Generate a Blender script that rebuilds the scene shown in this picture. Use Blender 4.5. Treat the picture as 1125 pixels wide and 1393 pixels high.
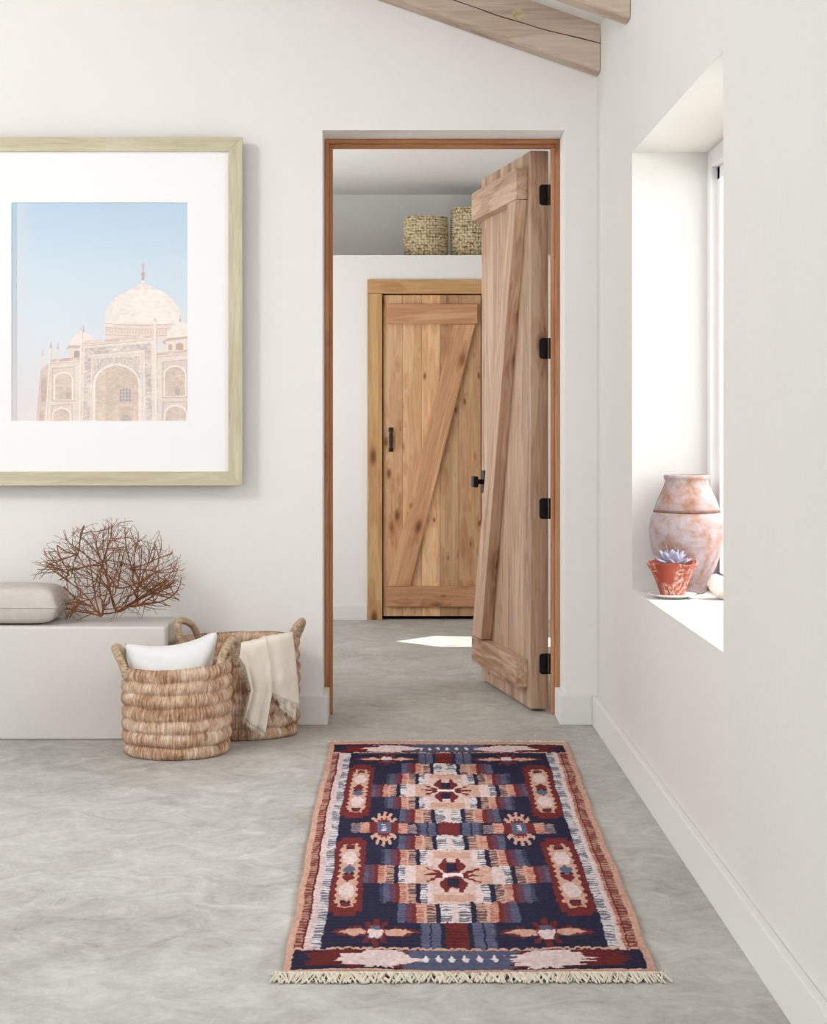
import bpy, bmesh, math, random
import numpy as np
from mathutils import Vector, Matrix, noise as mnoise

S = bpy.context.scene
for o in list(bpy.data.objects):
    bpy.data.objects.remove(o)
C = S.collection

# ------------------------------------------------------------------ camera
EYE = 1.12
cam_d = bpy.data.cameras.new('camera')
cam = bpy.data.objects.new('camera', cam_d)
C.objects.link(cam)
cam.location = (0, 0, EYE)
cam.rotation_euler = (math.radians(90), 0, 0)
cam_d.sensor_fit = 'HORIZONTAL'
cam_d.sensor_width = 36
cam_d.lens = 77.3
cam_d.shift_x = 29.5 / 1125
cam_d.shift_y = -121.5 / 1125
cam_d.clip_start = .05
S.camera = cam

# ------------------------------------------------------------------ world, lights, exposure
w = bpy.data.worlds.new('world')
S.world = w
w.use_nodes = True
bg = w.node_tree.nodes['Background']
bg.inputs[0].default_value = (.965, .985, 1.0, 1)
bg.inputs[1].default_value = 1.52
S.view_settings.view_transform = 'Standard'
S.view_settings.look = 'None'
S.view_settings.gamma = 1
S.view_settings.exposure = 0.12
S.view_settings.use_curve_mapping = False

sun_d = bpy.data.lights.new('sun', 'SUN')
sun = bpy.data.objects.new('sun', sun_d)
C.objects.link(sun)
SUN_DIR = Vector((-1, 0, -2.14)).normalized()
sun.rotation_euler = SUN_DIR.to_track_quat('-Z', 'Y').to_euler()
sun.location = (3, 9, 6)
sun_d.energy = 6.0
sun_d.angle = math.radians(.6)
sun_d.color = (1, .97, .92)

def area(name, loc, target, sx, sy, power, col=(1, 1, 1)):
    d = bpy.data.lights.new(name, 'AREA')
    d.shape = 'RECTANGLE'; d.size = sx; d.size_y = sy; d.energy = power; d.color = col
    o = bpy.data.objects.new(name, d)
    C.objects.link(o)
    o.location = loc
    o.rotation_euler = (Vector(target) - Vector(loc)).to_track_quat('-Z', 'Y').to_euler()
    return o
area('added_key_light', (-3.3, 3.3, 3.25), (.2, 6.6, .8), .75, .75, 64, (1, .995, .99))  # unseen lamp added to cast the frame's shadow; no clerestory behind it
area('window_daylight', (1.75, 4.45, 1.45), (.85, 5.3, 1.1), 1.0, 1.3, 12, (1, 1, 1))
area('window_sky', (1.85, 5.35, 1.75), (-.7, 3.3, 0), 1.0, 1.0, 34, (.97, .99, 1))
area('hall_fill_light', (-1.65, 8.4, 1.2), (.6, 9.7, 2.1), 1.6, 1.2, 26, (1, 1, 1))  # unseen lamp added to brighten the hall and niche

# ------------------------------------------------------------------ helpers
def srgb(r, g, b):
    def f(c):
        c /= 255.
        return c / 12.92 if c <= .04045 else ((c + .055) / 1.055) ** 2.4
    return (f(r), f(g), f(b), 1)

class MB:
    """collects shapes in one bmesh"""
    def __init__(self):
        self.bm = bmesh.new()
        self.tone = self.bm.loops.layers.float_color.new('tone')
        self.uv = self.bm.loops.layers.uv.new('UVMap')
    def _tone(self, faces, t):
        if t is None: t = random.random()
        for f in faces:
            for l in f.loops: l[self.tone] = (t, t, t, 1)
    def box(self, x0, x1, y0, y1, z0, z1, bev=0, tone=None, seg=2):
        b = self.bm
        vs = [b.verts.new((x, y, z)) for x in (x0, x1) for y in (y0, y1) for z in (z0, z1)]
        idx = [(0, 1, 3, 2), (4, 6, 7, 5), (0, 4, 5, 1), (2, 3, 7, 6), (0, 2, 6, 4), (1, 5, 7, 3)]
        fs = [b.faces.new([vs[i] for i in q]) for q in idx]
        self._tone(fs, tone)
        if bev > 0:
            es = list({e for f in fs for e in f.edges})
            bmesh.ops.bevel(b, geom=es, offset=bev, segments=seg, affect='EDGES', profile=.6)
        return self
    def prism(self, pts, axis, a, c, bev=0, tone=None):
        """pts: 2-D outline; axis 'y' -> (x,z) extruded along y ; 'x' -> (y,z) ; 'z' -> (x,y)"""
        b = self.bm
        def P(p, t):
            return {'y': (p[0], t, p[1]), 'x': (t, p[0], p[1]), 'z': (p[0], p[1], t)}[axis]
        A = [b.verts.new(P(p, a)) for p in pts]
        B = [b.verts.new(P(p, c)) for p in pts]
        fs = [b.faces.new(A), b.faces.new(B[::-1])]
        n = len(pts)
        for i in range(n):
            fs.append(b.faces.new((A[i], B[i], B[(i + 1) % n], A[(i + 1) % n])))
        self._tone(fs, tone)
        if bev > 0:
            es = list({e for f in fs for e in f.edges})
            bmesh.ops.bevel(b, geom=es, offset=bev, segments=2, affect='EDGES', profile=.6)
        return self
    def lathe(self, prof, n=48, rx=1, ry=1, cx=0, cy=0, cz=0, fn=None, closed=False, tone=.5):
        """prof: list of (r,z). fn(ang,r,z)->(r,z) modulation. UV: u=angle/2pi, v=index along the profile"""
        b = self.bm
        rows = []
        for k, (r, z) in enumerate(prof):
            row = []
            for i in range(n):
                a = 2 * math.pi * i / n
                rr, zz = (r, z) if fn is None else fn(a, r, z)
                row.append(b.verts.new((cx + rx * rr * math.cos(a), cy + ry * rr * math.sin(a), cz + zz)))
            rows.append(row)
        fs = []
        m = len(rows)
        for k in range(m if closed else m - 1):
            R0, R1 = rows[k], rows[(k + 1) % m]
            for i in range(n):
                f = b.faces.new((R0[i], R0[(i + 1) % n], R1[(i + 1) % n], R1[i]))
                us = (i / n, (i + 1) / n, (i + 1) / n, i / n)
                vv = (k / m, k / m, (k + 1) / m, (k + 1) / m)
                for l, u, v in zip(f.loops, us, vv): l[self.uv].uv = (u, v)
                fs.append(f)
        if not closed:
            if prof[0][0] > 1e-6: fs.append(b.faces.new(rows[0][::-1]))
            if prof[-1][0] > 1e-6: fs.append(b.faces.new(rows[-1]))
        self._tone(fs, tone)
        return self
    def tube(self, pts, rad, n=8, tone=.5, caps=True, flat=1.0):
        b = self.bm
        pts = [Vector(p) for p in pts]
        m = len(pts)
        R = rad if hasattr(rad, '__len__') else [rad] * m
        up = None
        rows = []
        L = 0
        for k, p in enumerate(pts):
            t = (pts[min(k + 1, m - 1)] - pts[max(k - 1, 0)])
            if t.length < 1e-9: t = Vector((0, 0, 1))
            t.normalize()
            if up is None:
                up = t.orthogonal().normalized()
            else:
                up = (up - t * up.dot(t))
                if up.length < 1e-6: up = t.orthogonal()
                up.normalize()
            s = t.cross(up)
            rows.append([b.verts.new(p + (up * math.cos(2 * math.pi * i / n) + s * flat * math.sin(2 * math.pi * i / n)) * R[k]) for i in range(n)])
        fs = []
        for k in range(m - 1):
            L0 = L; L += (pts[k + 1] - pts[k]).length
            for i in range(n):
                f = b.faces.new((rows[k][i], rows[k][(i + 1) % n], rows[k + 1][(i + 1) % n], rows[k + 1][i]))
                for l, u, v in zip(f.loops, (L0, L0, L, L), (i / n, (i + 1) / n, (i + 1) / n, i / n)):
                    l[self.uv].uv = (u, v)
                fs.append(f)
        if caps and n > 2:
            fs.append(b.faces.new(rows[0][::-1])); fs.append(b.faces.new(rows[-1]))
        self._tone(fs, tone)
        return self
    def grid(self, P, tone=.5, close_u=False):
        """P[i][j] points"""
        b = self.bm
        V = [[b.verts.new(p) for p in row] for row in P]
        fs = []
        m, n = len(V), len(V[0])
        for i in range(m - 1):
            for j in range(n - 1):
                f = b.faces.new((V[i][j], V[i][j + 1], V[i + 1][j + 1], V[i + 1][j]))
                for l, (a, c) in zip(f.loops, ((i, j), (i, j + 1), (i + 1, j + 1), (i + 1, j))):
                    l[self.uv].uv = (a / (m - 1), c / (n - 1))
                fs.append(f)
        self._tone(fs, tone)
        return self
    def build(self, name, mat, parent=None, smooth=False, weld=False, fixn=True):
        if weld: bmesh.ops.remove_doubles(self.bm, verts=self.bm.verts, dist=1e-5)
        if fixn: bmesh.ops.recalc_face_normals(self.bm, faces=self.bm.faces)
        me = bpy.data.meshes.new(name)
        self.bm.to_mesh(me); self.bm.free()
        me.materials.append(mat)
        if smooth:
            for p in me.polygons: p.use_smooth = True
        o = bpy.data.objects.new(name, me)
        C.objects.link(o)
        if parent: o.parent = parent
        return o

def tag(o, label=None, cat=None, group=None, kind=None):
    if label: o['label'] = label
    if cat: o['category'] = cat
    if group: o['group'] = group
    if kind: o['kind'] = kind
    return o
def thing(name, loc, label, cat, rz=0, group=None, kind=None):
    o = bpy.data.objects.new(name, None)
    o.empty_display_size = .05
    C.objects.link(o)
    o.location = loc; o.rotation_euler = (0, 0, rz)
    return tag(o, label, cat, group, kind)

# ------------------------------------------------------------------ materials
def newmat(name):
    m = bpy.data.materials.new(name)
    m.use_nodes = True
    nt = m.node_tree
    return m, nt, nt.nodes['Principled BSDF']
def N(nt, t, **kw):
    n = nt.nodes.new(t)
    for k, v in kw.items():
        if k.startswith('i_'):
            k2 = k[2:]
            key = int(k2) if k2.isdigit() else k2.replace('_', ' ')
            n.inputs[key].default_value = v
        else: setattr(n, k, v)
    return n
def ramp(nt, stops, fac=None, interp='LINEAR'):
    r = nt.nodes.new('ShaderNodeValToRGB')
    r.color_ramp.interpolation = interp
    e = r.color_ramp.elements
    while len(e) < len(stops): e.new(.5)
    for el, (p, c) in zip(e, stops):
        el.position = p; el.color = c
    if fac is not None: nt.links.new(fac, r.inputs[0])
    return r
def mixc(nt, mode, fac, a, b):
    n = nt.nodes.new('ShaderNodeMix'); n.data_type = 'RGBA'; n.blend_type = mode
    for i, v in ((0, fac), (6, a), (7, b)):
        if hasattr(v, 'is_linked') or hasattr(v, 'links'): nt.links.new(v, n.inputs[i])
        else: n.inputs[i].default_value = v
    return n.outputs[2]
def math_(nt, op, a, b=0.0, c=None):
    n = nt.nodes.new('ShaderNodeMath'); n.operation = op
    for i, v in enumerate((a, b) if c is None else (a, b, c)):
        if hasattr(v, 'links'): nt.links.new(v, n.inputs[i])
        else: n.inputs[i].default_value = v
    return n.outputs[0]
def bump(nt, p, h, strength=.3, dist=.01):
    b = N(nt, 'ShaderNodeBump'); b.inputs['Strength'].default_value = strength; b.inputs['Distance'].default_value = dist
    nt.links.new(h, b.inputs['Height']); nt.links.new(b.outputs[0], p.inputs['Normal'])

def plaster(name, col, var=.03):
    m, nt, p = newmat(name)
    tc = N(nt, 'ShaderNodeTexCoord')
    n1 = N(nt, 'ShaderNodeTexNoise', i_Scale=1.7, i_Detail=4.0, i_Roughness=.6)
    n2 = N(nt, 'ShaderNodeTexNoise', i_Scale=14.0, i_Detail=5.0, i_Roughness=.65)
    nt.links.new(tc.outputs['Object'], n1.inputs['Vector']); nt.links.new(tc.outputs['Object'], n2.inputs['Vector'])
    c0 = tuple(c * (1 - var) for c in col[:3]) + (1,)
    r = ramp(nt, [(.3, c0), (.7, col)], n1.outputs[0])
    nt.links.new(r.outputs[0], p.inputs['Base Color'])
    p.inputs['Roughness'].default_value = .92
    p.inputs['Specular IOR Level'].default_value = .2
    h = math_(nt, 'MULTIPLY_ADD', n2.outputs[0], .35, n1.outputs[0])
    bump(nt, p, h, .25, .02)
    return m
M_wall = plaster('lime_plaster', srgb(241, 239, 236))
M_wallr = plaster('lime_plaster_shade', srgb(229, 227, 222))  # back wall's plaster darkened, the side wall's shade put into the colour
M_ceil = plaster('ceiling_paint', srgb(240, 239, 236))
M_base = plaster('baseboard_paint', srgb(232, 230, 227), .01)
M_bench = plaster('bench_plaster', srgb(222, 218, 213), .05)  # wall plaster toned darker, shade on the bench front put into the colour

def mk_concrete():
    m, nt, p = newmat('polished_concrete')
    tc = N(nt, 'ShaderNodeTexCoord')
    mp = N(nt, 'ShaderNodeMapping'); mp.inputs['Scale'].default_value = (1.0, .9, 1)
    nt.links.new(tc.outputs['Object'], mp.inputs[0])
    a = N(nt, 'ShaderNodeTexNoise', i_Scale=1.3, i_Detail=6.0, i_Roughness=.62, i_Distortion=.5)
    b = N(nt, 'ShaderNodeTexNoise', i_Scale=7.0, i_Detail=8.0, i_Roughness=.72, i_Distortion=1.4)
    c = N(nt, 'ShaderNodeTexNoise', i_Scale=46.0, i_Detail=5.0, i_Roughness=.7)
    for n in (a, b, c): nt.links.new(mp.outputs[0], n.inputs['Vector'])
    v = math_(nt, 'MULTIPLY_ADD', b.outputs[0], .75, math_(nt, 'MULTIPLY_ADD', c.outputs[0], .30, math_(nt, 'MULTIPLY', a.outputs[0], .55)))
    r = ramp(nt, [(.55, srgb(136, 131, 124)), (.68, srgb(165, 162, 156)), (.82, srgb(184, 182, 177)), (1, srgb(206, 204, 199))], v)
    nt.links.new(r.outputs[0], p.inputs['Base Color'])
    rr = ramp(nt, [(.4, (.42,) * 3 + (1,)), (.95, (.66,) * 3 + (1,))], v)
    nt.links.new(rr.outputs[0], p.inputs['Roughness'])
    p.inputs['Specular IOR Level'].default_value = .35
    bump(nt, p, v, .12, .01)
    return m
M_floor = mk_concrete()

def wood(name, light, mid, dark, axis='Z', knot=.5, knotcol=(70, 38, 22), tonev=.25, gs=1.0, rough=.55, knotscale=1.0, spec=.3, seed=0, ringamp=.09):
    m, nt, p = newmat(name)
    tc = N(nt, 'ShaderNodeTexCoord')
    at = N(nt, 'ShaderNodeAttribute'); at.attribute_name = 'tone'
    off = N(nt, 'ShaderNodeVectorMath', operation='SCALE'); nt.links.new(at.outputs['Color'], off.inputs[0]); off.inputs['Scale'].default_value = 13.7 + seed
    add = N(nt, 'ShaderNodeVectorMath', operation='ADD'); nt.links.new(tc.outputs['Object'], add.inputs[0]); nt.links.new(off.outputs[0], add.inputs[1])
    ai = 'XYZ'.index(axis)
    def mapped(across, along):
        mp = N(nt, 'ShaderNodeMapping')
        s = [across] * 3; s[ai] = along
        mp.inputs['Scale'].default_value = s
        nt.links.new(add.outputs[0], mp.inputs[0]); return mp.outputs[0]
    # knots
    vo = N(nt, 'ShaderNodeTexVoronoi'); vo.inputs['Scale'].default_value = 1.0; vo.inputs['Randomness'].default_value = 1
    nt.links.new(mapped(12.5 * knotscale, 5.2 * knotscale), vo.inputs['Vector'])
    sep = N(nt, 'ShaderNodeSeparateColor'); nt.links.new(vo.outputs['Color'], sep.inputs[0])
    on = math_(nt, 'GREATER_THAN', sep.outputs[0], 1 - knot)
    size = math_(nt, 'MULTIPLY_ADD', sep.outputs[1], .11, .05)
    nd = math_(nt, 'DIVIDE', vo.outputs['Distance'], size)          # 1 at the knot's rim
    kr = ramp(nt, [(0, (1, 1, 1, 1)), (.45, (.75,) * 3 + (1,)), (1, (0, 0, 0, 1))], math_(nt, 'MULTIPLY', nd, .5))
    kmask = math_(nt, 'MULTIPLY', kr.outputs[0], on)
    halo = ramp(nt, [(0, (1, 1, 1, 1)), (1, (0, 0, 0, 1))], math_(nt, 'MULTIPLY', nd, .2))
    hmask = math_(nt, 'MULTIPLY', halo.outputs[0], on)
    # grain
    g1 = N(nt, 'ShaderNodeTexNoise', i_Scale=1.0, i_Detail=5.0, i_Roughness=.6, i_Distortion=.6)
    nt.links.new(mapped(11 * gs, 1.1 * gs), g1.inputs['Vector'])
    g2 = N(nt, 'ShaderNodeTexNoise', i_Scale=1.0, i_Detail=3.0, i_Roughness=.6)
    nt.links.new(mapped(120 * gs, 5 * gs), g2.inputs['Vector'])
    ph = math_(nt, 'MULTIPLY_ADD', g1.outputs[0], 34.0, math_(nt, 'MULTIPLY', hmask, 9.0))
    ring = math_(nt, 'MULTIPLY_ADD', math_(nt, 'SINE', ph), .5, .5)
    v = math_(nt, 'MULTIPLY_ADD', ring, ringamp, math_(nt, 'MULTIPLY_ADD', g1.outputs[0], .6, math_(nt, 'MULTIPLY', g2.outputs[0], .34)))
    r = ramp(nt, [(.36, dark), (.50 + ringamp * .4, mid), (.66 + ringamp * .6, light)], v)
    tn = math_(nt, 'MULTIPLY_ADD', at.outputs['Fac'], tonev, 1 - tonev / 2)
    hs = N(nt, 'ShaderNodeHueSaturation'); nt.links.new(r.outputs[0], hs.inputs['Color']); nt.links.new(tn, hs.inputs['Value'])
    c1 = mixc(nt, 'MULTIPLY', math_(nt, 'MULTIPLY', hmask, .45), hs.outputs[0], srgb(214, 150, 110))
    c2 = mixc(nt, 'MIX', math_(nt, 'MULTIPLY', kmask, .85), c1, srgb(*knotcol))
    nt.links.new(c2, p.inputs['Base Color'])
    p.inputs['Roughness'].default_value = rough
    p.inputs['Specular IOR Level'].default_value = spec
    bump(nt, p, v, .15, .004)
    return m
DL = dict(light=srgb(216, 188, 162), mid=srgb(198, 166, 140), dark=srgb(154, 114, 86))
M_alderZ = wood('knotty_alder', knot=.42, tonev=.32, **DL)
M_alderY = wood('knotty_alder_crosswise', axis='Y', knot=.3, tonev=.2, **DL)
M_alderX = wood('knotty_alder_rail', axis='X', knot=.3, tonev=.2, light=srgb(216, 170, 132), mid=srgb(200, 150, 112), dark=srgb(172, 120, 84))
M_casing = wood('casing_cedar', srgb(206, 154, 110), srgb(188, 132, 90), srgb(156, 102, 66), knot=.22, tonev=.16)
M_casingX = wood('casing_cedar_header', srgb(206, 154, 110), srgb(188, 132, 90), srgb(156, 102, 66), axis='X', knot=.18, tonev=.16)
M_casing2 = wood('casing_pine', srgb(222, 184, 134), srgb(202, 160, 110), srgb(180, 132, 86), knot=.2, tonev=.16)
M_casing2X = wood('casing_pine_header', srgb(222, 184, 134), srgb(202, 160, 110), srgb(180, 132, 86), axis='X', knot=.2, tonev=.16)
M_beam = wood('weathered_beam', srgb(218, 202, 188), srgb(200, 180, 164), srgb(172, 150, 134), axis='X', knot=.15, knotcol=(150, 120, 94), tonev=.05, gs=.9, rough=.85, knotscale=.6, spec=.1, ringamp=.04)
M_oak = wood('pale_oak', srgb(220, 212, 188), srgb(208, 199, 172), srgb(190, 180, 150), axis='Z', knot=0, tonev=.04, gs=3.2, rough=.6, ringamp=.03)
M_oakX = wood('pale_oak_crosswise', srgb(220, 212, 188), srgb(208, 199, 172), srgb(190, 180, 150), axis='X', knot=0, tonev=.04, gs=3.2, rough=.6, ringamp=.03)

def plain(name, col, rough=.6, metal=0, spec=.5, nvar=0, nscale=40, bmp=0):
    m, nt, p = newmat(name)
    p.inputs['Roughness'].default_value = rough
    p.inputs['Metallic'].default_value = metal
    p.inputs['Specular IOR Level'].default_value = spec
    tc = N(nt, 'ShaderNodeTexCoord')
    n = N(nt, 'ShaderNodeTexNoise', i_Scale=float(nscale), i_Detail=4.0)
    nt.links.new(tc.outputs['Object'], n.inputs['Vector'])
    r = ramp(nt, [(.3, tuple(c * (1 - nvar) for c in col[:3]) + (1,)), (.7, tuple(min(1, c * (1 + nvar * .4)) for c in col[:3]) + (1,))], n.outputs[0])
    nt.links.new(r.outputs[0], p.inputs['Base Color'])
    if bmp: bump(nt, p, n.outputs[0], bmp, .004)
    return m
M_black = plain('blackened_iron', srgb(26, 26, 28), .45, .6, .5, .2)
M_bronze = plain('dark_bronze', srgb(58, 44, 38), .5, .5, .5, .2)
M_mat = plain('mat_board', srgb(250, 250, 250), .9, 0, .1, .0)
M_dark = plain('gap_dark', srgb(40, 30, 26), .9, 0, .1)
M_winframe = plain('white_window_paint', srgb(242, 240, 240), .5, 0, .3, .01)
M_saucer = plain('white_ceramic', srgb(236, 233, 228), .35, 0, .5, .02)
M_soil = plain('dry_soil', srgb(92, 70, 60), .95, 0, .1, .4, 120, .5)
M_steelline = plain('frame_edge', srgb(226, 218, 196), .6)

def fabric(name, col, sc=420, var=.1):
    m, nt, p = newmat(name)
    tc = N(nt, 'ShaderNodeTexCoord')
    wv = N(nt, 'ShaderNodeTexWave', i_Scale=float(sc) / 6); wv.bands_direction = 'X'
    wz = N(nt, 'ShaderNodeTexWave', i_Scale=float(sc) / 6); wz.bands_direction = 'Z'
    n = N(nt, 'ShaderNodeTexNoise', i_Scale=28.0, i_Detail=6.0)
    for t in (wv, wz, n): nt.links.new(tc.outputs['Object'], t.inputs['Vector'])
    h = math_(nt, 'MULTIPLY', math_(nt, 'ADD', wv.outputs['Fac'], wz.outputs['Fac']), .5)
    v = math_(nt, 'MULTIPLY_ADD', h, .3, math_(nt, 'MULTIPLY', n.outputs[0], .7))
    r = ramp(nt, [(.25, tuple(c * (1 - var) for c in col[:3]) + (1,)), (.7, col)], v)
    nt.links.new(r.outputs[0], p.inputs['Base Color'])
    p.inputs['Roughness'].default_value = .95
    p.inputs['Specular IOR Level'].default_value = .1
    bump(nt, p, v, .25, .003)
    return m
M_linen = fabric('grey_linen', srgb(214, 206, 200), 380, .14)
M_white_linen = fabric('white_linen', srgb(236, 236, 236), 380, .05)
M_throw = fabric('cream_throw', srgb(240, 230, 218), 520, .08)
M_fringe = plain('cotton_fringe', srgb(226, 216, 200), .95, 0, .1, .15, 90)

def mk_glass():
    m = bpy.data.materials.new('clear_pane'); m.use_nodes = True
    nt = m.node_tree
    for n in list(nt.nodes): nt.nodes.remove(n)
    o = N(nt, 'ShaderNodeOutputMaterial'); t = N(nt, 'ShaderNodeBsdfTransparent'); g = N(nt, 'ShaderNodeBsdfGlossy')
    g.inputs['Roughness'].default_value = .04
    mx = N(nt, 'ShaderNodeMixShader'); lw = N(nt, 'ShaderNodeLayerWeight'); lw.inputs[0].default_value = .5
    nt.links.new(math_(nt, 'MULTIPLY_ADD', math_(nt, 'POWER', lw.outputs['Facing'], 6.0), .30, .012), mx.inputs[0]); nt.links.new(t.outputs[0], mx.inputs[1]); nt.links.new(g.outputs[0], mx.inputs[2])
    nt.links.new(mx.outputs[0], o.inputs[0])
    return m
M_glass = mk_glass()

def attrmat(name, attr, rough=.9, bmpscale=0, spec=.1):
    m, nt, p = newmat(name)
    a = N(nt, 'ShaderNodeAttribute'); a.attribute_name = attr
    nt.links.new(a.outputs['Color'], p.inputs['Base Color'])
    p.inputs['Roughness'].default_value = rough
    p.inputs['Specular IOR Level'].default_value = spec
    if bmpscale:
        tc = N(nt, 'ShaderNodeTexCoord'); n = N(nt, 'ShaderNodeTexNoise', i_Scale=float(bmpscale), i_Detail=3.0)
        nt.links.new(tc.outputs['Object'], n.inputs['Vector']); bump(nt, p, n.outputs[0], .5, .006)
    return m
M_rug = attrmat('woven_wool', 'col', .95, 260)
M_print = attrmat('printed_paper', 'col', .85)

def mk_seagrass():
    """wrapped fibre coils: UV u = round the basket, streaks run across each coil"""
    m, nt, p = newmat('wrapped_banana_fibre')
    uv = N(nt, 'ShaderNodeUVMap'); uv.uv_map = 'UVMap'
    mp = N(nt, 'ShaderNodeMapping'); mp.inputs['Scale'].default_value = (150, 9, 1)
    nt.links.new(uv.outputs[0], mp.inputs[0])
    n = N(nt, 'ShaderNodeTexNoise', i_Scale=1.0, i_Detail=4.0, i_Roughness=.7, i_Distortion=.4)
    nt.links.new(mp.outputs[0], n.inputs['Vector'])
    mp2 = N(nt, 'ShaderNodeMapping'); mp2.inputs['Scale'].default_value = (14, 7, 1)
    nt.links.new(uv.outputs[0], mp2.inputs[0])
    n2 = N(nt, 'ShaderNodeTexNoise', i_Scale=1.0, i_Detail=3.0, i_Roughness=.6)
    nt.links.new(mp2.outputs[0], n2.inputs['Vector'])
    v = math_(nt, 'MULTIPLY_ADD', n.outputs[0], .68, math_(nt, 'MULTIPLY', n2.outputs[0], .48))
    r = ramp(nt, [(.40, srgb(116, 80, 58)), (.50, srgb(172, 130, 102)), (.60, srgb(206, 172, 144)), (.72, srgb(236, 218, 200))], v)
    nt.links.new(r.outputs[0], p.inputs['Base Color'])
    p.inputs['Roughness'].default_value = .8
    p.inputs['Specular IOR Level'].default_value = .2
    bump(nt, p, n.outputs[0], .8, .008)
    return m
M_sea = mk_seagrass()
def mk_handle():
    m, nt, p = newmat('wrapped_handle_fibre')
    uv = N(nt, 'ShaderNodeUVMap'); uv.uv_map = 'UVMap'
    mp = N(nt, 'ShaderNodeMapping'); mp.inputs['Scale'].default_value = (190, 4, 1)
    nt.links.new(uv.outputs[0], mp.inputs[0])
    n = N(nt, 'ShaderNodeTexNoise', i_Scale=1.0, i_Detail=4.0, i_Roughness=.7, i_Distortion=.3)
    nt.links.new(mp.outputs[0], n.inputs['Vector'])
    r = ramp(nt, [(.3, srgb(134, 106, 80)), (.5, srgb(190, 164, 134)), (.72, srgb(224, 206, 182))], n.outputs[0])
    nt.links.new(r.outputs[0], p.inputs['Base Color'])
    p.inputs['Roughness'].default_value = .8
    bump(nt, p, n.outputs[0], .7, .006)
    return m
M_hand = mk_handle()
M_straw = plain('crocheted_straw', srgb(214, 198, 162), .85, 0, .15, .3, 70, .4)
M_twig = plain('dry_twig', srgb(150, 100, 64), .85, 0, .15, .45, 18)

# ------------------------------------------------------------------ room shell
DB = 6.6            # back wall plane
XR = .762           # right wall plane
SL = .35            # roof slope
def roofz(x): return 2.572 + SL * (XR - x)
OX0, OX1, OZ = -.258, .6435, 2.207   # plaster opening of the back wall
def struct(name, mb, mat, parent=None, label=None, cat=None, **k):
    o = mb.build(name, mat, parent, **k)
    if parent is None: tag(o, label, cat, kind='structure')
    return o
XL = -3.4
b = MB(); b.box(XL - .3, 3.0, -1.6, 11.4, -.12, 0)
struct('floor', b, M_floor, label='grey mottled polished concrete floor', cat='floor')
b = MB()
b.prism([(XL - .3, 0), (OX0, 0), (OX0, OZ), (OX0, roofz(OX0)), (XL - .3, roofz(XL - .3))], 'y', DB, 6.9)
b.prism([(OX0, OZ), (OX1, OZ), (OX1, roofz(OX1)), (OX0, roofz(OX0))], 'y', DB, 6.9)
b.prism([(OX1, 0), (1.06, 0), (1.06, roofz(1.06)), (OX1, roofz(OX1))], 'y', DB, 6.9)
b.box(1.06, 2.9, DB + .05, 6.9, 0, 2.25)
b.box(1.06, 2.9, DB + .15, 6.9, 2.25, 2.53)
struct('wall_back', b, M_wall, weld=True, label='off-white plaster back wall around the open doorway', cat='wall')
# right wall with the deep window recess
WY0, WY1, WZ0, WZ1 = 4.082, 5.63, .593, 1.976
XO = 1.06
b = MB()
def roofpoly(y0, y1, z0):
    b.prism([(XR, z0), (XO, z0), (XO, roofz(XO)), (XR, roofz(XR))], 'y', y0, y1)
roofpoly(-1.6, WY0, 0); roofpoly(WY1, DB, 0); roofpoly(WY0, WY1, WZ1)
b.box(XR, XO, WY0, WY1, 0, WZ0)
struct('wall_right', b, M_wallr, label='plaster side wall with shade painted into its colour and a deep window recess', cat='wall')
# left wall with tall window opening (out of frame)
b = MB()
for (y0, y1, z0, z1) in ((-1.6, 1.2, 0, 4.03), (5.2, DB, 0, 4.03), (1.2, 5.2, 0, .9), (1.2, 5.2, 3.05, 4.03)):
    b.box(XL - .3, XL, y0, y1, z0, z1)
struct('wall_left', b, M_wall, label='white plaster side wall beyond the bench', cat='wall')
b = MB()
b.prism([(XL - .4, roofz(XL - .4)), (1.85, roofz(1.85)), (1.85, roofz(1.85) + .15), (XL - .4, roofz(XL - .4) + .15)], 'y', -1.6, 6.9)  # runs past the window wall as an unseen eave added to block the sun
struct('ceiling', b, M_ceil, label='white sloping ceiling above the beams', cat='ceiling')

# baseboards
BH = .108
def bb(name, mb, label): return struct(name, mb, M_base, label=label, cat='baseboard')
b = MB()
b.prism([(-.795, 6.598), (-.795, 6.578), (OX0 + .02, 6.578), (OX0 + .02, 6.795), (OX0, 6.795), (OX0, 6.598)], 'z', 0, BH, bev=.003)
bb('baseboard_left', b, 'white baseboard left of the doorway, wrapping into the opening')
b = MB()
b.prism([(OX1, 6.598), (OX1, 6.795), (OX1 - .02, 6.795), (OX1 - .02, 6.578), (XR - .02, 6.578), (XR - .02, 6.598)], 'z', 0, BH, bev=.003)
bb('baseboard_back', b, 'short white baseboard between doorway and corner')
b = MB(); b.box(XR - .02, XR - .0005, -1.5, 6.598, 0, BH, bev=.003)
bb('baseboard_right', b, 'long white baseboard along the window wall')

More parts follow.
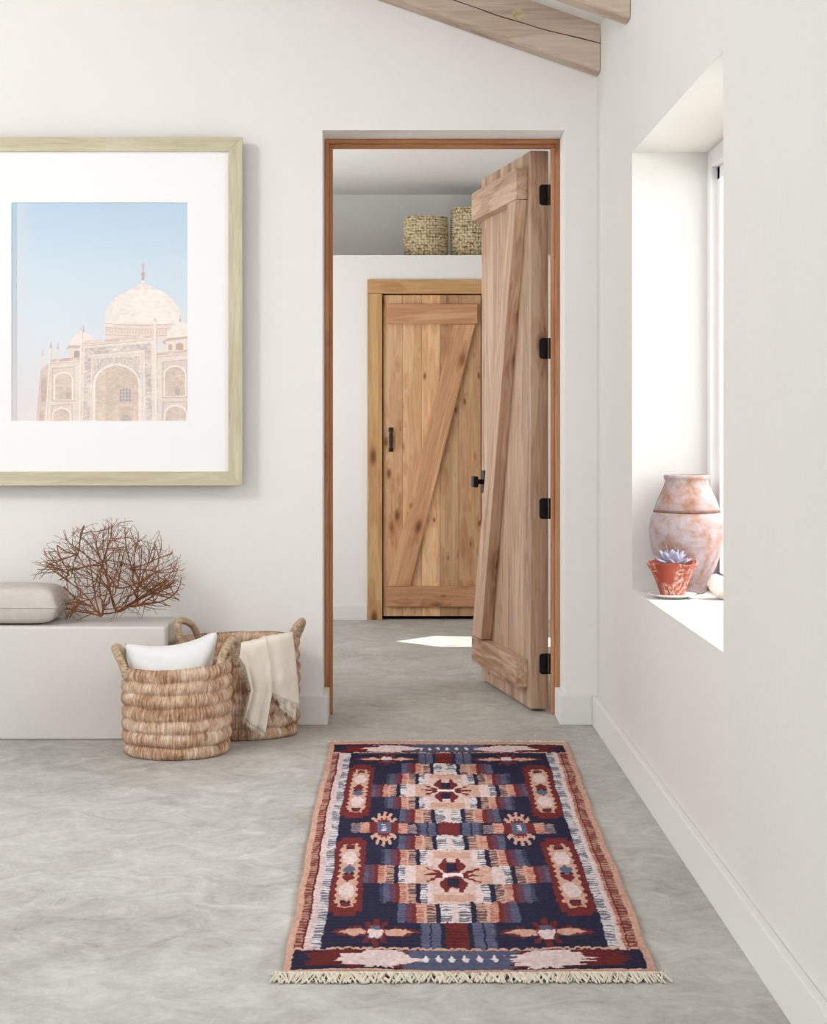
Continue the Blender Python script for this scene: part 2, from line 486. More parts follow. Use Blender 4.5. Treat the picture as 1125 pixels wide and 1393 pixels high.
# door frame set back in the opening
fr = thing('trim_1', (0, 6.8, 0), 'orange-brown cedar door frame around the open doorway', 'door frame', kind='structure')
def U(x0, x1, z1, t, y0, y1, mz, mx, names, parent, bev=.002):
    b = MB(); b.box(x0, x0 + t, y0, y1, 0, z1 - t, bev=bev); b.build(names[0], mz, parent)
    b = MB(); b.box(x1 - t, x1, y0, y1, 0, z1 - t, bev=bev); b.build(names[0], mz, parent)
    b = MB(); b.box(x0, x1, y0, y1, z1 - t, z1, bev=bev); b.build(names[1], mx, parent)
U(OX0 + .001, OX1 - .001, OZ - .001, .017, 0, .1, M_casing, M_casingX, ('jamb', 'head'), fr)
U(OX0 + .018, OX1 - .018, OZ - .018, .013, .012, .06, M_casing, M_casingX, ('stop_strip', 'head_stop'), fr)
for z in (2.003, 1.408, .787, .185):
    b = MB(); b.box(OX1 - .0215, OX1 - .0165, .066, .098, z - .04, z + .04, bev=.002); b.build('hinge_leaf', M_black, fr)

# ------------------------------------------------------------------ back room shell
D2 = 10.1
HC = 2.5
b = MB()
for (x0, x1, z0, z1) in ((-1.9, -.139, 0, 2.073), (.597, 2.9, 0, 2.073), (-.139, .597, 1.934, 2.073)):
    b.box(x0, x1, D2, D2 + .1, z0, z1)
b.box(-1.9, 2.9, D2 + .1, 10.75, 0, 2.073)
struct('wall_ledge', b, M_wall, label='low white wall holding the far door, with a deep ledge on top', cat='wall')
b = MB(); b.box(-1.9, 2.9, 10.75, 10.9, 0, HC)
struct('wall_far', b, M_wall, label='shadowed back wall of the niche above the ledge', cat='wall')
b = MB()
for (y0, y1, z0, z1) in ((6.9, 7.3, 0, HC), (9.3, 10.75, 0, HC), (7.3, 9.3, 0, .7), (7.3, 9.3, 2.2, HC)):
    b.box(-1.9, -1.7, y0, y1, z0, z1)
struct('wall_hall_left', b, M_wall)
b = MB()
for (y0, y1, z0, z1) in ((6.9, 7.3, 0, HC), (8.5, 10.75, 0, HC), (7.3, 8.5, 0, .9), (7.3, 8.5, 2.1, HC)):
    b.box(2.6, 2.8, y0, y1, z0, z1)
struct('wall_hall_right', b, M_wall)
# hall ceiling with an unseen opening added and shaped to cast the floor's sun patch
patch = [(.026, 9.1), (.228, 9.33), (.60, 9.27), (.95, 9.25), (.95, 8.87), (.246, 8.87)]
sh = HC / 2.14
hole = [(x + sh, y) for x, y in patch]
bm = bmesh.new()
outer = [(-1.9, 6.9), (2.9, 6.9), (2.9, 10.9), (-1.9, 10.9)]
for z in (HC, HC + .03):
    ee = []
    for loop in (outer, hole):
        vs = [bm.verts.new((x, y, z)) for x, y in loop]
        ee += [bm.edges.new((vs[i], vs[(i + 1) % len(vs)])) for i in range(len(vs))]
    bmesh.ops.triangle_fill(bm, use_beauty=True, use_dissolve=False, edges=ee)
me = bpy.data.meshes.new('ceiling_hall'); bm.to_mesh(me); bm.free(); me.materials.append(M_ceil)
o = bpy.data.objects.new('ceiling_hall', me); C.objects.link(o); tag(o, 'flat white ceiling of the room behind the doorway', 'ceiling', kind='structure')
b = MB(); b.box(-1.69, -.1395, D2 - .015, D2 - .0005, 0, .077, bev=.002)
bb('baseboard_far', b, 'low white baseboard left of the far door')

# far door and casing
fr2 = thing('trim_2', (0, D2, 0), 'pale pine casing around the closed far door', 'door frame', kind='structure')
for x0, x1 in ((-.138, -.054), (.512, .596)):
    b = MB(); b.box(x0, x1, -.02, .05, 0, 1.852, bev=.002); b.build('side_casing', M_casing2, fr2)
b = MB(); b.box(-.138, .596, -.02, .05, 1.853, 1.933, bev=.002); b.build('head_casing', M_casing2X, fr2)
b = MB(); b.box(-.054, .512, .052, .098, 0, 1.852); b.build('dark_reveal', M_dark, fr2)
d2 = thing('door_2', (0, D2, 0), 'closed knotty wood plank door with a Z brace, at the far end', 'door', kind='structure')
b = MB()
xs = [-.049, .061, .17, .275, .38, .507]
tn = [.5, .66, .98, .06, .2]
for i in range(5):
    b.box(xs[i] + .0005, xs[i + 1] - .0005, .0, .04, .02, 1.846, bev=.0012, tone=tn[i], seg=1)
b.build('plank_panel', wood('far_door_planks', srgb(230, 192, 150), srgb(212, 170, 128), srgb(188, 138, 98), knot=.8, tonev=.40, knotscale=1.35, seed=2.4, knotcol=(84, 44, 26)), d2)
for n_, z0, z1 in (('top_rail', 1.68, 1.793), ('bottom_rail', .075, .192)):
    b = MB(); b.box(-.028, .486, -.026, -.0005, z0, z1, bev=.003); b.build(n_, M_alderX, d2)
def brace(parent, pts_xz, y0, y1, mat, name='diagonal_brace'):
    """parallelogram whose grain runs along its length: the mesh is laid along local Z and turned"""
    p = [Vector((q[0], q[1])) for q in pts_xz]
    mid = sum(p, Vector((0, 0))) / 4
    d = ((p[2] + p[3]) / 2 - (p[0] + p[1]) / 2)
    a = math.atan2(d.x, d.y)
    R = Matrix.Rotation(a, 2)
    loc = []
    for q in p:
        v = q - mid
        loc.append((v.x * math.cos(a) - v.y * math.sin(a), v.x * math.sin(a) + v.y * math.cos(a)))
    b = MB(); b.prism(loc, 'y', y0, y1, bev=.003)
    o = b.build(name, mat, parent)
    o.location = (mid.x, 0, mid.y); o.rotation_euler = (0, a, 0)
    return o
brace(d2, [(-.020, .194), (.104, .194), (.474, 1.678), (.350, 1.678)], -.024, -.0005,
      wood('far_door_brace', srgb(220, 176, 134), srgb(204, 156, 116), srgb(176, 124, 88), knot=.5, tonev=.1, seed=5.1))
h = MB()
h.tube([(-.005, -.014, .962 + k * .0123) for k in range(11)], [.0065 + .0050 * math.sin(math.pi * k / 10) for k in range(11)], 8)
for z in (.972, 1.075):
    h.tube([(-.005, 0, z), (-.005, -.018, z)], .006, 8)
for z in (.966, 1.081):
    h.box(-.018, .008, -.005, 0, z - .012, z + .012, bev=.003)
h.build('pull_handle', M_bronze, d2, smooth=True)

# open door leaf
ANG = math.radians(10.2)
d1 = thing('door_1', (.607, 6.888, .011), 'open knotty wood plank door with a Z brace, seen nearly edge on', 'door', rz=ANG, kind='structure')
b = MB()
random.seed(4)
ys = [0, .12, .25, .37, .50, .62, .74, .84]
tt = [.0, .45, .2, .62, .35, .7, .9]  # hinge-side plank darkest: shade on the near edge put into its tone
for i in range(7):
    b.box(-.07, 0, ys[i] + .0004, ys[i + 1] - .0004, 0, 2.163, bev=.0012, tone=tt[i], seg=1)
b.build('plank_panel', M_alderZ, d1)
for n_, z0, z1 in (('top_rail', 1.981, 2.101), ('bottom_rail', .076, .188)):
    b = MB(); b.box(-.115, -.0702, .052, .838, z0, z1, bev=.003, tone=.8); b.build(n_, M_alderY, d1)
def brace_yz(parent, pts, x0, x1, mat):
    p = [Vector(q) for q in pts]
    mid = sum(p, Vector((0, 0))) / 4
    d = ((p[2] + p[3]) / 2 - (p[0] + p[1]) / 2)
    a = math.atan2(d.x, d.y)
    loc = [((q - mid).x * math.cos(a) - (q - mid).y * math.sin(a), (q - mid).x * math.sin(a) + (q - mid).y * math.cos(a)) for q in p]
    b = MB(); b.prism(loc, 'x', x0, x1, bev=.003, tone=.85)
    o = b.build('diagonal_brace', mat, parent)
    o.location = (0, mid.x, mid.y); o.rotation_euler = (-a, 0, 0)
brace_yz(d1, [(.835, .190), (.655, .190), (.054, 1.979), (.195, 1.979)], -.115, -.0702, M_alderZ)
kb = MB(); kb.box(-.082, -.0702, .745, .80, .806, .904, bev=.004)
k = kb.build('rosette', M_black, d1, smooth=False)
kb = MB()
kb.tube([(-.082, .772, .855), (-.106, .772, .855)], .011, 16)
kb.box(-.128, -.104, .748, .796, .831, .879, bev=.007)
kb.build('door_knob', M_black, k)
for z in (2.003, 1.408, .787, .185):
    z -= .011
    b = MB()
    cr_ = .012
    out = [(-.001, z - .04), (-.001, z + .04)]
    out += [(-.036 + cr_ - cr_ * math.sin(q), z + .04 - cr_ + cr_ * math.cos(q)) for q in (0, .4, .8, 1.2, 1.57)]
    out += [(-.036 + cr_ - cr_ * math.cos(q), z - .04 + cr_ - cr_ * math.sin(q)) for q in (0, .4, .8, 1.2, 1.57)]
    b.prism(out, 'y', -.003, .0)
    b.tube([(.004, -.004, z - .04), (.004, -.004, z + .04)], .0045, 10)
    for s in (-.025, 0, .025):
        b.tube([(-.02 + (s == 0) * .008, -.0045, z + s), (-.02 + (s == 0) * .008, -.003, z + s)], .003, 8)
    b.build('hinge', M_black, d1)

# ------------------------------------------------------------------ window
win = thing('window_1', (0, 0, 0), 'white framed window at the back of the deep recess', 'window', kind='structure')
FX = 1.0
b = MB()
t = .055
b.box(FX, XO, WY0, WY0 + t, WZ0, WZ1, bev=.002); b.box(FX, XO, WY1 - t, WY1, WZ0, WZ1, bev=.002)
b.box(FX, XO, WY0 + t, WY1 - t, WZ1 - t, WZ1, bev=.002); b.box(FX, XO, WY0 + t, WY1 - t, WZ0, WZ0 + .02, bev=.002)
b.build('window_frame', M_winframe, win)
b = MB()
ya, yb, za, zb = WY0 + t, WY1 - t, WZ0 + .02, WZ1 - t
ym = (ya + yb) / 2
s = .04
for y0, y1 in ((ya, ya + s), (ym - s / 2, ym + s / 2), (yb - s, yb)):
    b.box(FX + .022, FX + .048, y0, y1, za, zb, bev=.002)
b.box(FX + .022, FX + .048, ya, yb, za, za + s, bev=.002); b.box(FX + .022, FX + .048, ya, yb, zb - s, zb, bev=.002)
b.build('sash', M_winframe, win)
for y0, y1 in ((ya + s, ym - s / 2), (ym + s / 2, yb - s)):
    b = MB(); b.box(FX + .033, FX + .037, y0, y1, za + s, zb - s); b.build('pane', M_glass, win)

# ------------------------------------------------------------------ ceiling beams
def beam(y0, y1, zb, label, seed):
    random.seed(seed)
    t = thing('ceiling_beam', (XR - .002, y0, zb), label, 'beam', group='wooden ceiling beams')
    b = MB()
    L, H, D = 3.2, .162, y1 - y0
    nx, nr = 70, 28
    ca, sa = math.cos(math.atan(SL)), math.sin(math.atan(SL))
    prof = []
    c = .016
    base = [(0, c), (c * .3, c * .3), (c, 0), (D - c, 0), (D, c), (D, H), (0, H)]
    pts = []
    for k in range(len(base)):                      # resample for roughness
        p, q = base[k], base[(k + 1) % len(base)]
        m = max(1, int(math.hypot(q[0] - p[0], q[1] - p[1]) / .02))
        for j in range(m): pts.append((p[0] + (q[0] - p[0]) * j / m, p[1] + (q[1] - p[1]) * j / m))
    rows = []
    for i in range(nx + 1):
        s = L * i / nx
        row = []
        for (y, z) in pts:
            n1 = mnoise.noise(Vector((s * 3 + seed, y * 9, z * 9))) * .004
            # end cut vertical against the wall
            x = -s * ca + z * sa * (0 if i == 0 else 1)
            if i == 0: x = 0
            zz = s * sa + z * ca if i else z / ca
            row.append((x + (0 if i == 0 else 0), y + n1, zz + n1 * (1 if z < H - .001 else 0)))
        rows.append(row + [row[0]])
    b.grid(rows)
    bmf = [b.bm.verts.new(p) for p in rows[0][:-1]]
    b.bm.faces.new(bmf)
    b.build('timber', M_beam, t, weld=True)
    # drying crack and cut line on the face
    cr = MB()
    path = []
    for i in range(40):
        s = .02 + i * .05
        z = .098 - .03 * math.sin(i * .16) + .006 * mnoise.noise(Vector((i * .35, seed, 0)))
        path.append((-s * ca + z * sa, -.0002 + mnoise.noise(Vector((s * 3 + seed, 0, z * 9))) * .004, s * sa + z * ca))
    cr.tube(path, [.0014 + .0010 * abs(mnoise.noise(Vector((i * .8, 3, seed)))) for i in range(40)], 5)
    cr.build('drying_crack', M_dark, t)
    kn = MB()
    s, z = .352, .098
    kn.lathe([(0, 0), (.019, 0), (.021, .004), (0, .004)], 20)
    k = kn.build('knot', plain('beam_knot', srgb(206, 184, 146), .8, 0, .1, .35, 60), t)
    k.location = (-s * ca + z * sa, .003, s * sa + z * ca); k.rotation_euler = (math.radians(90), 0, 0)
    return t
beam(6.48, 6.597, 2.402, 'weathered sloping beam with a round knot, against the back wall', 3)
beam(5.665, 5.782, 2.412, 'weathered sloping beam at the top edge, nearer than the wall beam', 9)

# ------------------------------------------------------------------ plaster bench
b = MB(); b.box(XL + .001, -.80, 6.264, 6.599, 0, .400, bev=.012, seg=4)
tag(b.build('plaster_bench', M_bench, smooth=False), 'built-in white plaster bench along the back wall, left of the baskets', 'bench')

# ------------------------------------------------------------------ rug
def noise2(shape, cells, rng):
    """smooth value noise on a (rows, cols) grid"""
    gy, gx = cells
    g = rng.random((gy + 2, gx + 2))
    y = np.linspace(0, gy, shape[0], endpoint=False); x = np.linspace(0, gx, shape[1], endpoint=False)
    yi = y.astype(int); xi = x.astype(int)
    fy = (y - yi)[:, None]; fx = (x - xi)[None, :]
    fy = fy * fy * (3 - 2 * fy); fx = fx * fx * (3 - 2 * fx)
    a = g[yi][:, xi]; b_ = g[yi][:, xi + 1]; c = g[yi + 1][:, xi]; d = g[yi + 1][:, xi + 1]
    return (a * (1 - fx) + b_ * fx) * (1 - fy) + (c * (1 - fx) + d * fx) * fy - .5

def sc3(r, g, b): return np.array(srgb(r, g, b)[:3])
def lin_mesh(name, P, COL, mat, parent, smooth=True):
    """dense grid mesh from arrays P (ny,nx,3) with a colour per vertex"""
    ny, nx, _ = P.shape
    idx = np.arange(ny * nx).reshape(ny, nx)
    q = np.stack([idx[:-1, :-1], idx[:-1, 1:], idx[1:, 1:], idx[1:, :-1]], -1).reshape(-1, 4)
    me = bpy.data.meshes.new(name)
    me.vertices.add(ny * nx); me.vertices.foreach_set('co', P.reshape(-1).astype(np.float32))
    nf = len(q)
    me.loops.add(nf * 4); me.loops.foreach_set('vertex_index', q.reshape(-1).astype(np.int32))
    me.polygons.add(nf)
    me.polygons.foreach_set('loop_start', np.arange(0, nf * 4, 4, dtype=np.int32))
    me.polygons.foreach_set('use_smooth', np.full(nf, smooth))
    me.update(calc_edges=True)
    at = me.color_attributes.new('col', 'FLOAT_COLOR', 'POINT')
    c4 = np.concatenate([COL, np.ones(COL.shape[:2] + (1,))], -1)
    at.data.foreach_set('color', c4.reshape(-1).astype(np.float32))
    me.materials.append(mat)
    o = bpy.data.objects.new(name, me); C.objects.link(o); o.parent = parent
    return o

rug = thing('woven_rug', (0, 0, 0), 'navy, dark red and cream patterned wool rug with fringed ends', 'rug')
RC = dict(nl=(-.2252, 3.584), nr=(.5355, 3.584), fl=(-.2174, 6.178), fr=(.6086, 6.178))
def make_rug():
    nx, ny = 420, 1000
    rng = np.random.default_rng(5)
    u = np.linspace(0, 1, nx)[None, :].repeat(ny, 0); v = np.linspace(0, 1, ny)[:, None].repeat(nx, 1)
    c = .475
    s = np.where(u < c, (u - c) / c, (u - c) / (1 - c))
    sh = (ny, nx)
    s = s + noise2(sh, (330, 30), rng) * .011 + noise2(sh, (45, 12), rng) * .008
    vv = v + noise2(sh, (50, 140), rng) * .0045 + noise2(sh, (20, 60), rng) * .004
    A = np.abs(s); T = np.abs(vv - .489)
    T2 = np.where(vv < .489, T, T * .98)
    comb = (np.sin(v * 2 * np.pi * 118 + noise2(sh, (60, 40), rng) * 5) > -.1)
    comb2 = (np.sin(v * 2 * np.pi * 110 + 1 + noise2(sh, (60, 40), rng) * 5) > .1)
    navy = sc3(42, 41, 62); red = sc3(112, 46, 46); tan = sc3(200, 158, 140); pink = sc3(216, 194, 193)
    white = sc3(226, 218, 220); gray = sc3(94, 97, 122); pur = sc3(102, 66, 84); rust = sc3(168, 92, 80)
    img = np.zeros(sh + (3,)); img[:] = navy
    def put(mask, col): img[mask] = col
    def dash(mask, a, b_, cm=None):
        cm = comb if cm is None else cm
        img[mask & cm] = a * .88 + b_ * .12; img[mask & ~cm] = b_ * .8 + a * .2
    # stepped medallions: colour bars outward from the core
    def bars(row, start, seq):
        x = start
        for kind, wd in seq:
            m = row & (A >= x) & (A < x + wd); x += wd
            if kind == 'WN': dash(m, white, navy)
            elif kind == 'NV': put(m, navy)
            elif kind == 'TN': dash(m, tan, navy, comb2)
            elif kind == 'TT': put(m, tan)
            elif kind == 'TR': dash(m, tan, rust)
            elif kind == 'RD': put(m, red)
            elif kind == 'PU': dash(m, pur, pur * .8)
            elif kind == 'GB': dash(m, gray, gray * .62)
            elif kind == 'GD': dash(m, gray * .6, navy)
            elif kind == 'PW': put(m, pink)
    outer = [('WN', .045), ('NV', .03), ('TN', .05), ('TT', .015), ('TR', .04), ('RD', .025), ('PU', .04), ('GB', .04), ('GD', .025)]
    r0 = T < .030
    bars(r0, 0, [('RD', .07), ('NV', .02), ('GB', .055), ('NV', .012), ('GB', .045), ('GD', .02)])
    r1 = (T >= .030) & (T < .092); r5 = (T >= .29) & (T < .352)
    for r in (r1, r5):
        bars(r, 0, [('PW', .02), ('WN', .07), ('NV', .03), ('TN', .055), ('TT', .02), ('TR', .045), ('RD', .03), ('PU', .04), ('GB', .045)])
    rc = ((T >= .092) & (T < .158)) | ((T >= .225) & (T < .29))
    put(rc & (A < .165), pink); bars(rc, .165, outer)
    rb = (T >= .158) & (T < .225)
    put(rb & (A < .31), pink); bars(rb, .31, outer)
    put((rb | rc) & (A < .13), tan * .35 + pink * .65)
    put((rb) & (A < .24) & (A > .12), tan * .9 + pink * .1)
    put(((T >= .10) & (T < .128) | (T >= .26) & (T < .285)) & (A < .12), tan)
    r6 = (T >= .352) & (T < .428)
    bars(r6, 0, [('RD', .012), ('RD', .05), ('NV', .03), ('GB', .055), ('NV', .01), ('GB', .05), ('GD', .01)])
    m = r6 & (A < .06); dash(m, red, red * .55)
    # medallion centre figures
    t0 = vv - .489
    for cv in (.1915, -.1915):
        q = t0 - cv
        aq = np.abs(q)
        lobe = (aq > .007) & (aq < .062) & (A < .072 - .018 * np.cos((aq - .008) / .05 * 6.2)) & ~((aq > .047) & (A < .03))
        put(lobe, red)
        put((aq > .012) & (aq < .042) & (A < .036), navy)
        for k, off in ((0, 0), (1, .026), (-1, -.026)):
            line = np.abs(q - off * np.clip((A - .05) / .12, 0, 1.2)) < .0062 - .004 * np.clip((A - .05) / .14, 0, 1)
            put(line & (A > .045) & (A < (.19 if k == 0 else .17)), red)
        put((np.abs(q) < .004 + .10 * np.clip(A - .02, 0, 1) * (A < .062)) & (A < .065), white)
    # side crosses
    q = np.abs(t0 - 0.0); e = np.abs(A - .465)
    put((e < .115) & (q < .082) & (np.sqrt((e / .10) ** 2 + (q / .075) ** 2) < .78), tan)
    ang = np.arctan2(q / .075, e / .10); rr = np.sqrt((e / .10) ** 2 + (q / .075) ** 2)
    put((rr >= .74) & (rr < 1.06) & (np.sin(ang * 13) > .1), tan)
    put((rr < .62) & (rr > .5) & (np.sin(ang * 16) > -.4), red)
    put((rr < .5) & (q < .05), red)
    put((q < .026) & (e < .17), red)
    m = (q < .024) & (e >= .105) & (e < .17); dash(m, tan, rust, comb2)
    m = (q < .020) & (e >= .17) & (e < .235); dash(m, tan * .6 + gray * .4, gray * .7)
    put((q < .024) & (e < .05), gray)
    put((q < .014) & (e < .016) & comb, white); 
    # long lozenges
    e = np.abs(A - .687); tc = T2 - .19; q = np.abs(tc)
    jag = .008 * np.sin(vv * 2 * np.pi * 46)
    put((e < .105 + jag * .6) & (q < .146) & ~((q > .132) & (e > .07)), red)
    put((e < .066 + jag) & (q < .118) & ~((q > .104) & (e > .05)), tan)
    put((e < .05) & (np.sqrt((e / .05) ** 2 + ((q - .062) / .026) ** 2) < 1), pink)
    sgn = np.sign(t0)
    put((e < .045) & (np.abs(tc - .014) < .018 * (1 - e / .05)), red)
    put((e < .045) & (np.abs(tc + .016) < .018 * (1 - e / .05)), gray)
    put((e < .04) & (np.abs(tc + .0) < .004) & (e > .012), navy)
    for oo, cc in ((.1, navy), (-.1, navy), (.108, red), (-.108, red)):
        put((e < .032) & (np.abs(tc - oo) < .004 + (.004 if cc is red else 0) * (e < .018)), cc)
    # corner stars
    e = np.abs(A - .484); q = T - .383; aq = np.abs(q)
    put((e < .11) & (aq < .042) & ((aq / .042 + e / .11) < 1.05 + .35 * np.sin(np.arctan2(aq / .042, e / .11) * 9)), red * .95)
    put((e > .03) & (e < .27) & (aq < .016 * (1 - np.abs(e - .13) / .15)), red)
    put((e > .055) & (e < .225) & (aq < .0115 * (1 - np.abs(e - .12) / .11)), tan)
    put((e < .04) & (np.abs(q - .006) < .012), gray)
    put((e < .05 - np.abs(q) * 1.2) & (q > -.002 - .004) & (q < .017), pink)
    put((e < .03) & (q < -.006) & (q > -.018), gray)
    # side stripes
    m = A >= .795; m &= (T < .428)
    ms = m & (A < .85); dash(ms, white * .9, gray * .55)
    ms = m & (A >= .85) & (A < .895); dash(ms, pink, pink * .75 + red * .2, comb2)
    ms = m & (A >= .895) & (A < .908); put(ms, red * .8)
    ms = m & (A >= .908) & (A < .955); dash(ms, red, tan * .8 + red * .2, comb)
    put(m & (A >= .955), tan)
    right = s > 0
    ms = m & right & (A >= .85) & (A < .87); put(ms, pink)
    ms = m & right & (A >= .88) & (A < .90); dash(ms, rust, tan)
    # end bands
    band = T >= .428
    put(band, tan)
    tb = (T - .431) / .05
    inb = (T >= .432) & (T < .484) & (A < .955)
    put(inb, navy)
    st = noise2(sh, (330, 5), rng) * .13
    z = A + st
    put(inb & (z < .86) & (np.abs(tb - .5) < .46 - .5 * np.clip(z - .62, 0, 1)), red * .8)
    put(inb & (z < .30), gray * .8)
    ctr = np.abs(z - .47); 
    put(inb & (ctr < .25 - .36 * np.abs(tb - .5)) & (np.abs(tb - .5) < .44), pink)
    put(inb & (ctr < .10) & (np.abs(tb - .5) < .47), pink)
    for k in range(-3, 3):
        cx = (k + .5) * .075
        put(inb & (np.abs(s - cx) + np.abs(tb - .5) * .12 < .022) & (np.abs(tb - .5) < .22), white * .9)
    put((T >= .428) & (T < .4315) & (A < .955), tan)
    put((T >= .4315) & (T < .434) & (A < .955), red * .5)
    # thread-level variation of the dyed wool
    img *= (1 + noise2(sh, (333, 140), rng) * .34 + noise2(sh, (12, 8), rng) * .10)[..., None]
    img = np.clip(img, 0, 1)
    xl = RC['nl'][0] + (RC['fl'][0] - RC['nl'][0]) * v; xr = RC['nr'][0] + (RC['fr'][0] - RC['nr'][0]) * v
    wob = .003 * np.sin(v * 9) + .0015 * np.sin(v * 41 + 1)
    X = xl + (xr - xl) * u + wob * (np.abs(u - .5) * 2)
    Y = RC['nl'][1] + (RC['fl'][1] - RC['nl'][1]) * v + .004 * np.sin(u * 9)
    Z = .011 + rng.random(sh) * .0016 + .0012 * np.sin(v * 2 * np.pi * 100) + noise2(sh, (12, 5), rng) * .004
    edge = (u < 1e-6) | (u > 1 - 1e-6) | (v < 1e-6) | (v > 1 - 1e-6)
    Z = np.where(edge, .0008, Z)
    lin_mesh('pile', np.stack([X, Y, Z], -1), img, M_rug, rug)
make_rug()
random.seed(11)
def fringe(y, x0, x1, sgn, ln, n):
    b = MB()
    for i in range(n):
        x = x0 + (x1 - x0) * (i + random.uniform(-.3, .3)) / n
        dx = random.choice((-1, 1)) * random.uniform(.006, .02); L = ln * random.uniform(.65, 1.1)
        z = random.uniform(.003, .009)
        b.tube([(x, y - sgn * .004, .009), (x + dx * .3, y + sgn * L * .4, z + .003), (x + dx, y + sgn * L, .003)], [.0028, .0024, .0017], 5)
        if i % 3 == 0:
            b.tube([(x - .01, y + sgn * .006, .008), (x + .012, y + sgn * .006, .008)], .0035, 5)
    o = b.build('fringe', M_fringe, rug)
fringe(3.584, -.235, .548, -1, .042, 330)
fringe(6.178, -.212, .604, 1, .026, 260)

# ------------------------------------------------------------------ framed print
def make_picture():
    sx = 1 / 370.0
    cx, X0, X1 = -.4125 * 0, None, None
    W = 390 * sx; H = 474 * sx; fw = 19 * sx
    ox = (134.5 - 533) * sx; oz = EYE + (575 - 423.5) * sx
    t = thing('picture_frame', (ox, DB, oz - H / 2), 'large pale oak framed print of a domed marble building, on the wall', 'picture')
    # (mesh local: x centred, z from 0..H, y toward the wall = 0)
    f0, f1 = -.074, -.040
    def mitre(side):
        b = MB()
        pts = {'top': [(-W/2, H), (W/2, H), (W/2 - fw, H - fw), (-W/2 + fw, H - fw)],
               'bottom': [(-W/2, 0), (-W/2 + fw, fw), (W/2 - fw, fw), (W/2, 0)],
               'left': [(-W/2, 0), (-W/2, H), (-W/2 + fw, H - fw), (-W/2 + fw, fw)],
               'right': [(W/2, 0), (W/2 - fw, fw), (W/2 - fw, H - fw), (W/2, H)]}[side]
        b.prism(pts, 'y', f0, f1, bev=.0015)
        b.build('frame_rail', M_oakX if side in ('top', 'bottom') else M_oak, t)
    for s_ in ('top', 'bottom', 'left', 'right'): mitre(s_)
    b = MB(); b.box(-W/2 + .012, W/2 - .012, f1, f1 + .008, .012, H - .012); b.build('backing_board', M_dark, t)
    b = MB(); b.box(-.12, .12, f1 + .008, -.0005, H * .8, H * .8 + .05); b.build('wall_cleat', M_dark, t)
    b = MB(); b.box(-.12, .12, f1 + .008, -.0005, H * .1, H * .1 + .03); b.build('wall_spacer', M_dark, t)
    # mat with window
    pw, ph = 239 * sx, 297 * sx
    pz0 = (662 - 574) * sx; pz1 = pz0 + ph
    b = MB()
    ym = -.060; y2 = -.054
    iw = W / 2 - fw + .0005
    bv = .0022
    O = [(-iw, fw - .0005), (iw, fw - .0005), (iw, H - fw + .0005), (-iw, H - fw + .0005)]
    I = [(-pw/2 - bv, pz0 - bv), (pw/2 + bv, pz0 - bv), (pw/2 + bv, pz1 + bv), (-pw/2 - bv, pz1 + bv)]
    J = [(-pw/2, pz0), (pw/2, pz0), (pw/2, pz1), (-pw/2, pz1)]
    vo = [b.bm.verts.new((p[0], ym, p[1])) for p in O]; vi = [b.bm.verts.new((p[0], ym, p[1])) for p in I]; vj = [b.bm.verts.new((p[0], y2, p[1])) for p in J]
    for i in range(4):
        j = (i + 1) % 4
        b.bm.faces.new((vo[i], vo[j], vi[j], vi[i])); b.bm.faces.new((vi[i], vi[j], vj[j], vj[i]))
    b.build('mat', M_mat, t, fixn=False)
    # the printed photograph
    K = 1
    nx, ny = 506, 628
    gx = np.linspace(71, 1080, nx)[None, :].repeat(ny, 0); gy = np.linspace(72, 1326, ny)[:, None].repeat(nx, 1)
    rng = np.random.default_rng(2)
    fy = (gy - 72) / 1254; fx = (gx - 71) / 1009
    img = np.zeros((ny, nx, 3))
    c0, c1, c2, c3 = (np.array(k, float) for k in ((192, 215, 236), (212, 228, 240), (226, 233, 240), (238, 230, 228)))
    def lerp(a, b_, t): return a + (b_ - a) * np.clip(t, 0, 1)[..., None]
    img = lerp(c0, c1, fy / .3); img = np.where((fy > .3)[..., None], lerp(c1, c2, (fy - .3) / .3), img); img = np.where((fy > .6)[..., None], lerp(c2, c3, (fy - .6) / .38), img)
    img = lerp(img, np.array((226, 226, 230.)), .5 * np.clip(1 - (gx - 98) / 110, 0, 1) * (gx > 98))  # reflection on the glass painted into the print's left strip
    img = np.where((gx < 98)[..., None], lerp(np.array((178, 208, 228.)), np.array((226, 214, 212.)), fy), img)
    img[(np.abs(gx - 98) < 2.2)] *= .93
    Wn = noise2((ny, nx), (160, 50), rng); Wf = noise2((ny, nx), (300, 240), rng); Wb = noise2((ny, nx), (24, 20), rng)
    def pip(poly):
        m = np.zeros((ny, nx), bool)
        n = len(poly)
        for i in range(n):
            x1, y1 = poly[i]; x2, y2_ = poly[(i + 1) % n]
            if y1 == y2_: continue
            cond = ((gy < y1) != (gy < y2_)) & (gx < (x2 - x1) * (gy - y1) / (y2_ - y1) + x1)
            m ^= cond
        return m
    def fill(m, col, tex=0.):
        img[m] = np.array(col, float) + (Wn[m] * 14 + Wf[m] * 10 + Wb[m] * 8)[:, None] * (.6 + tex)
    def poly(p, col, tex=0.):
        m = pip(p); fill(m, col, tex); return m
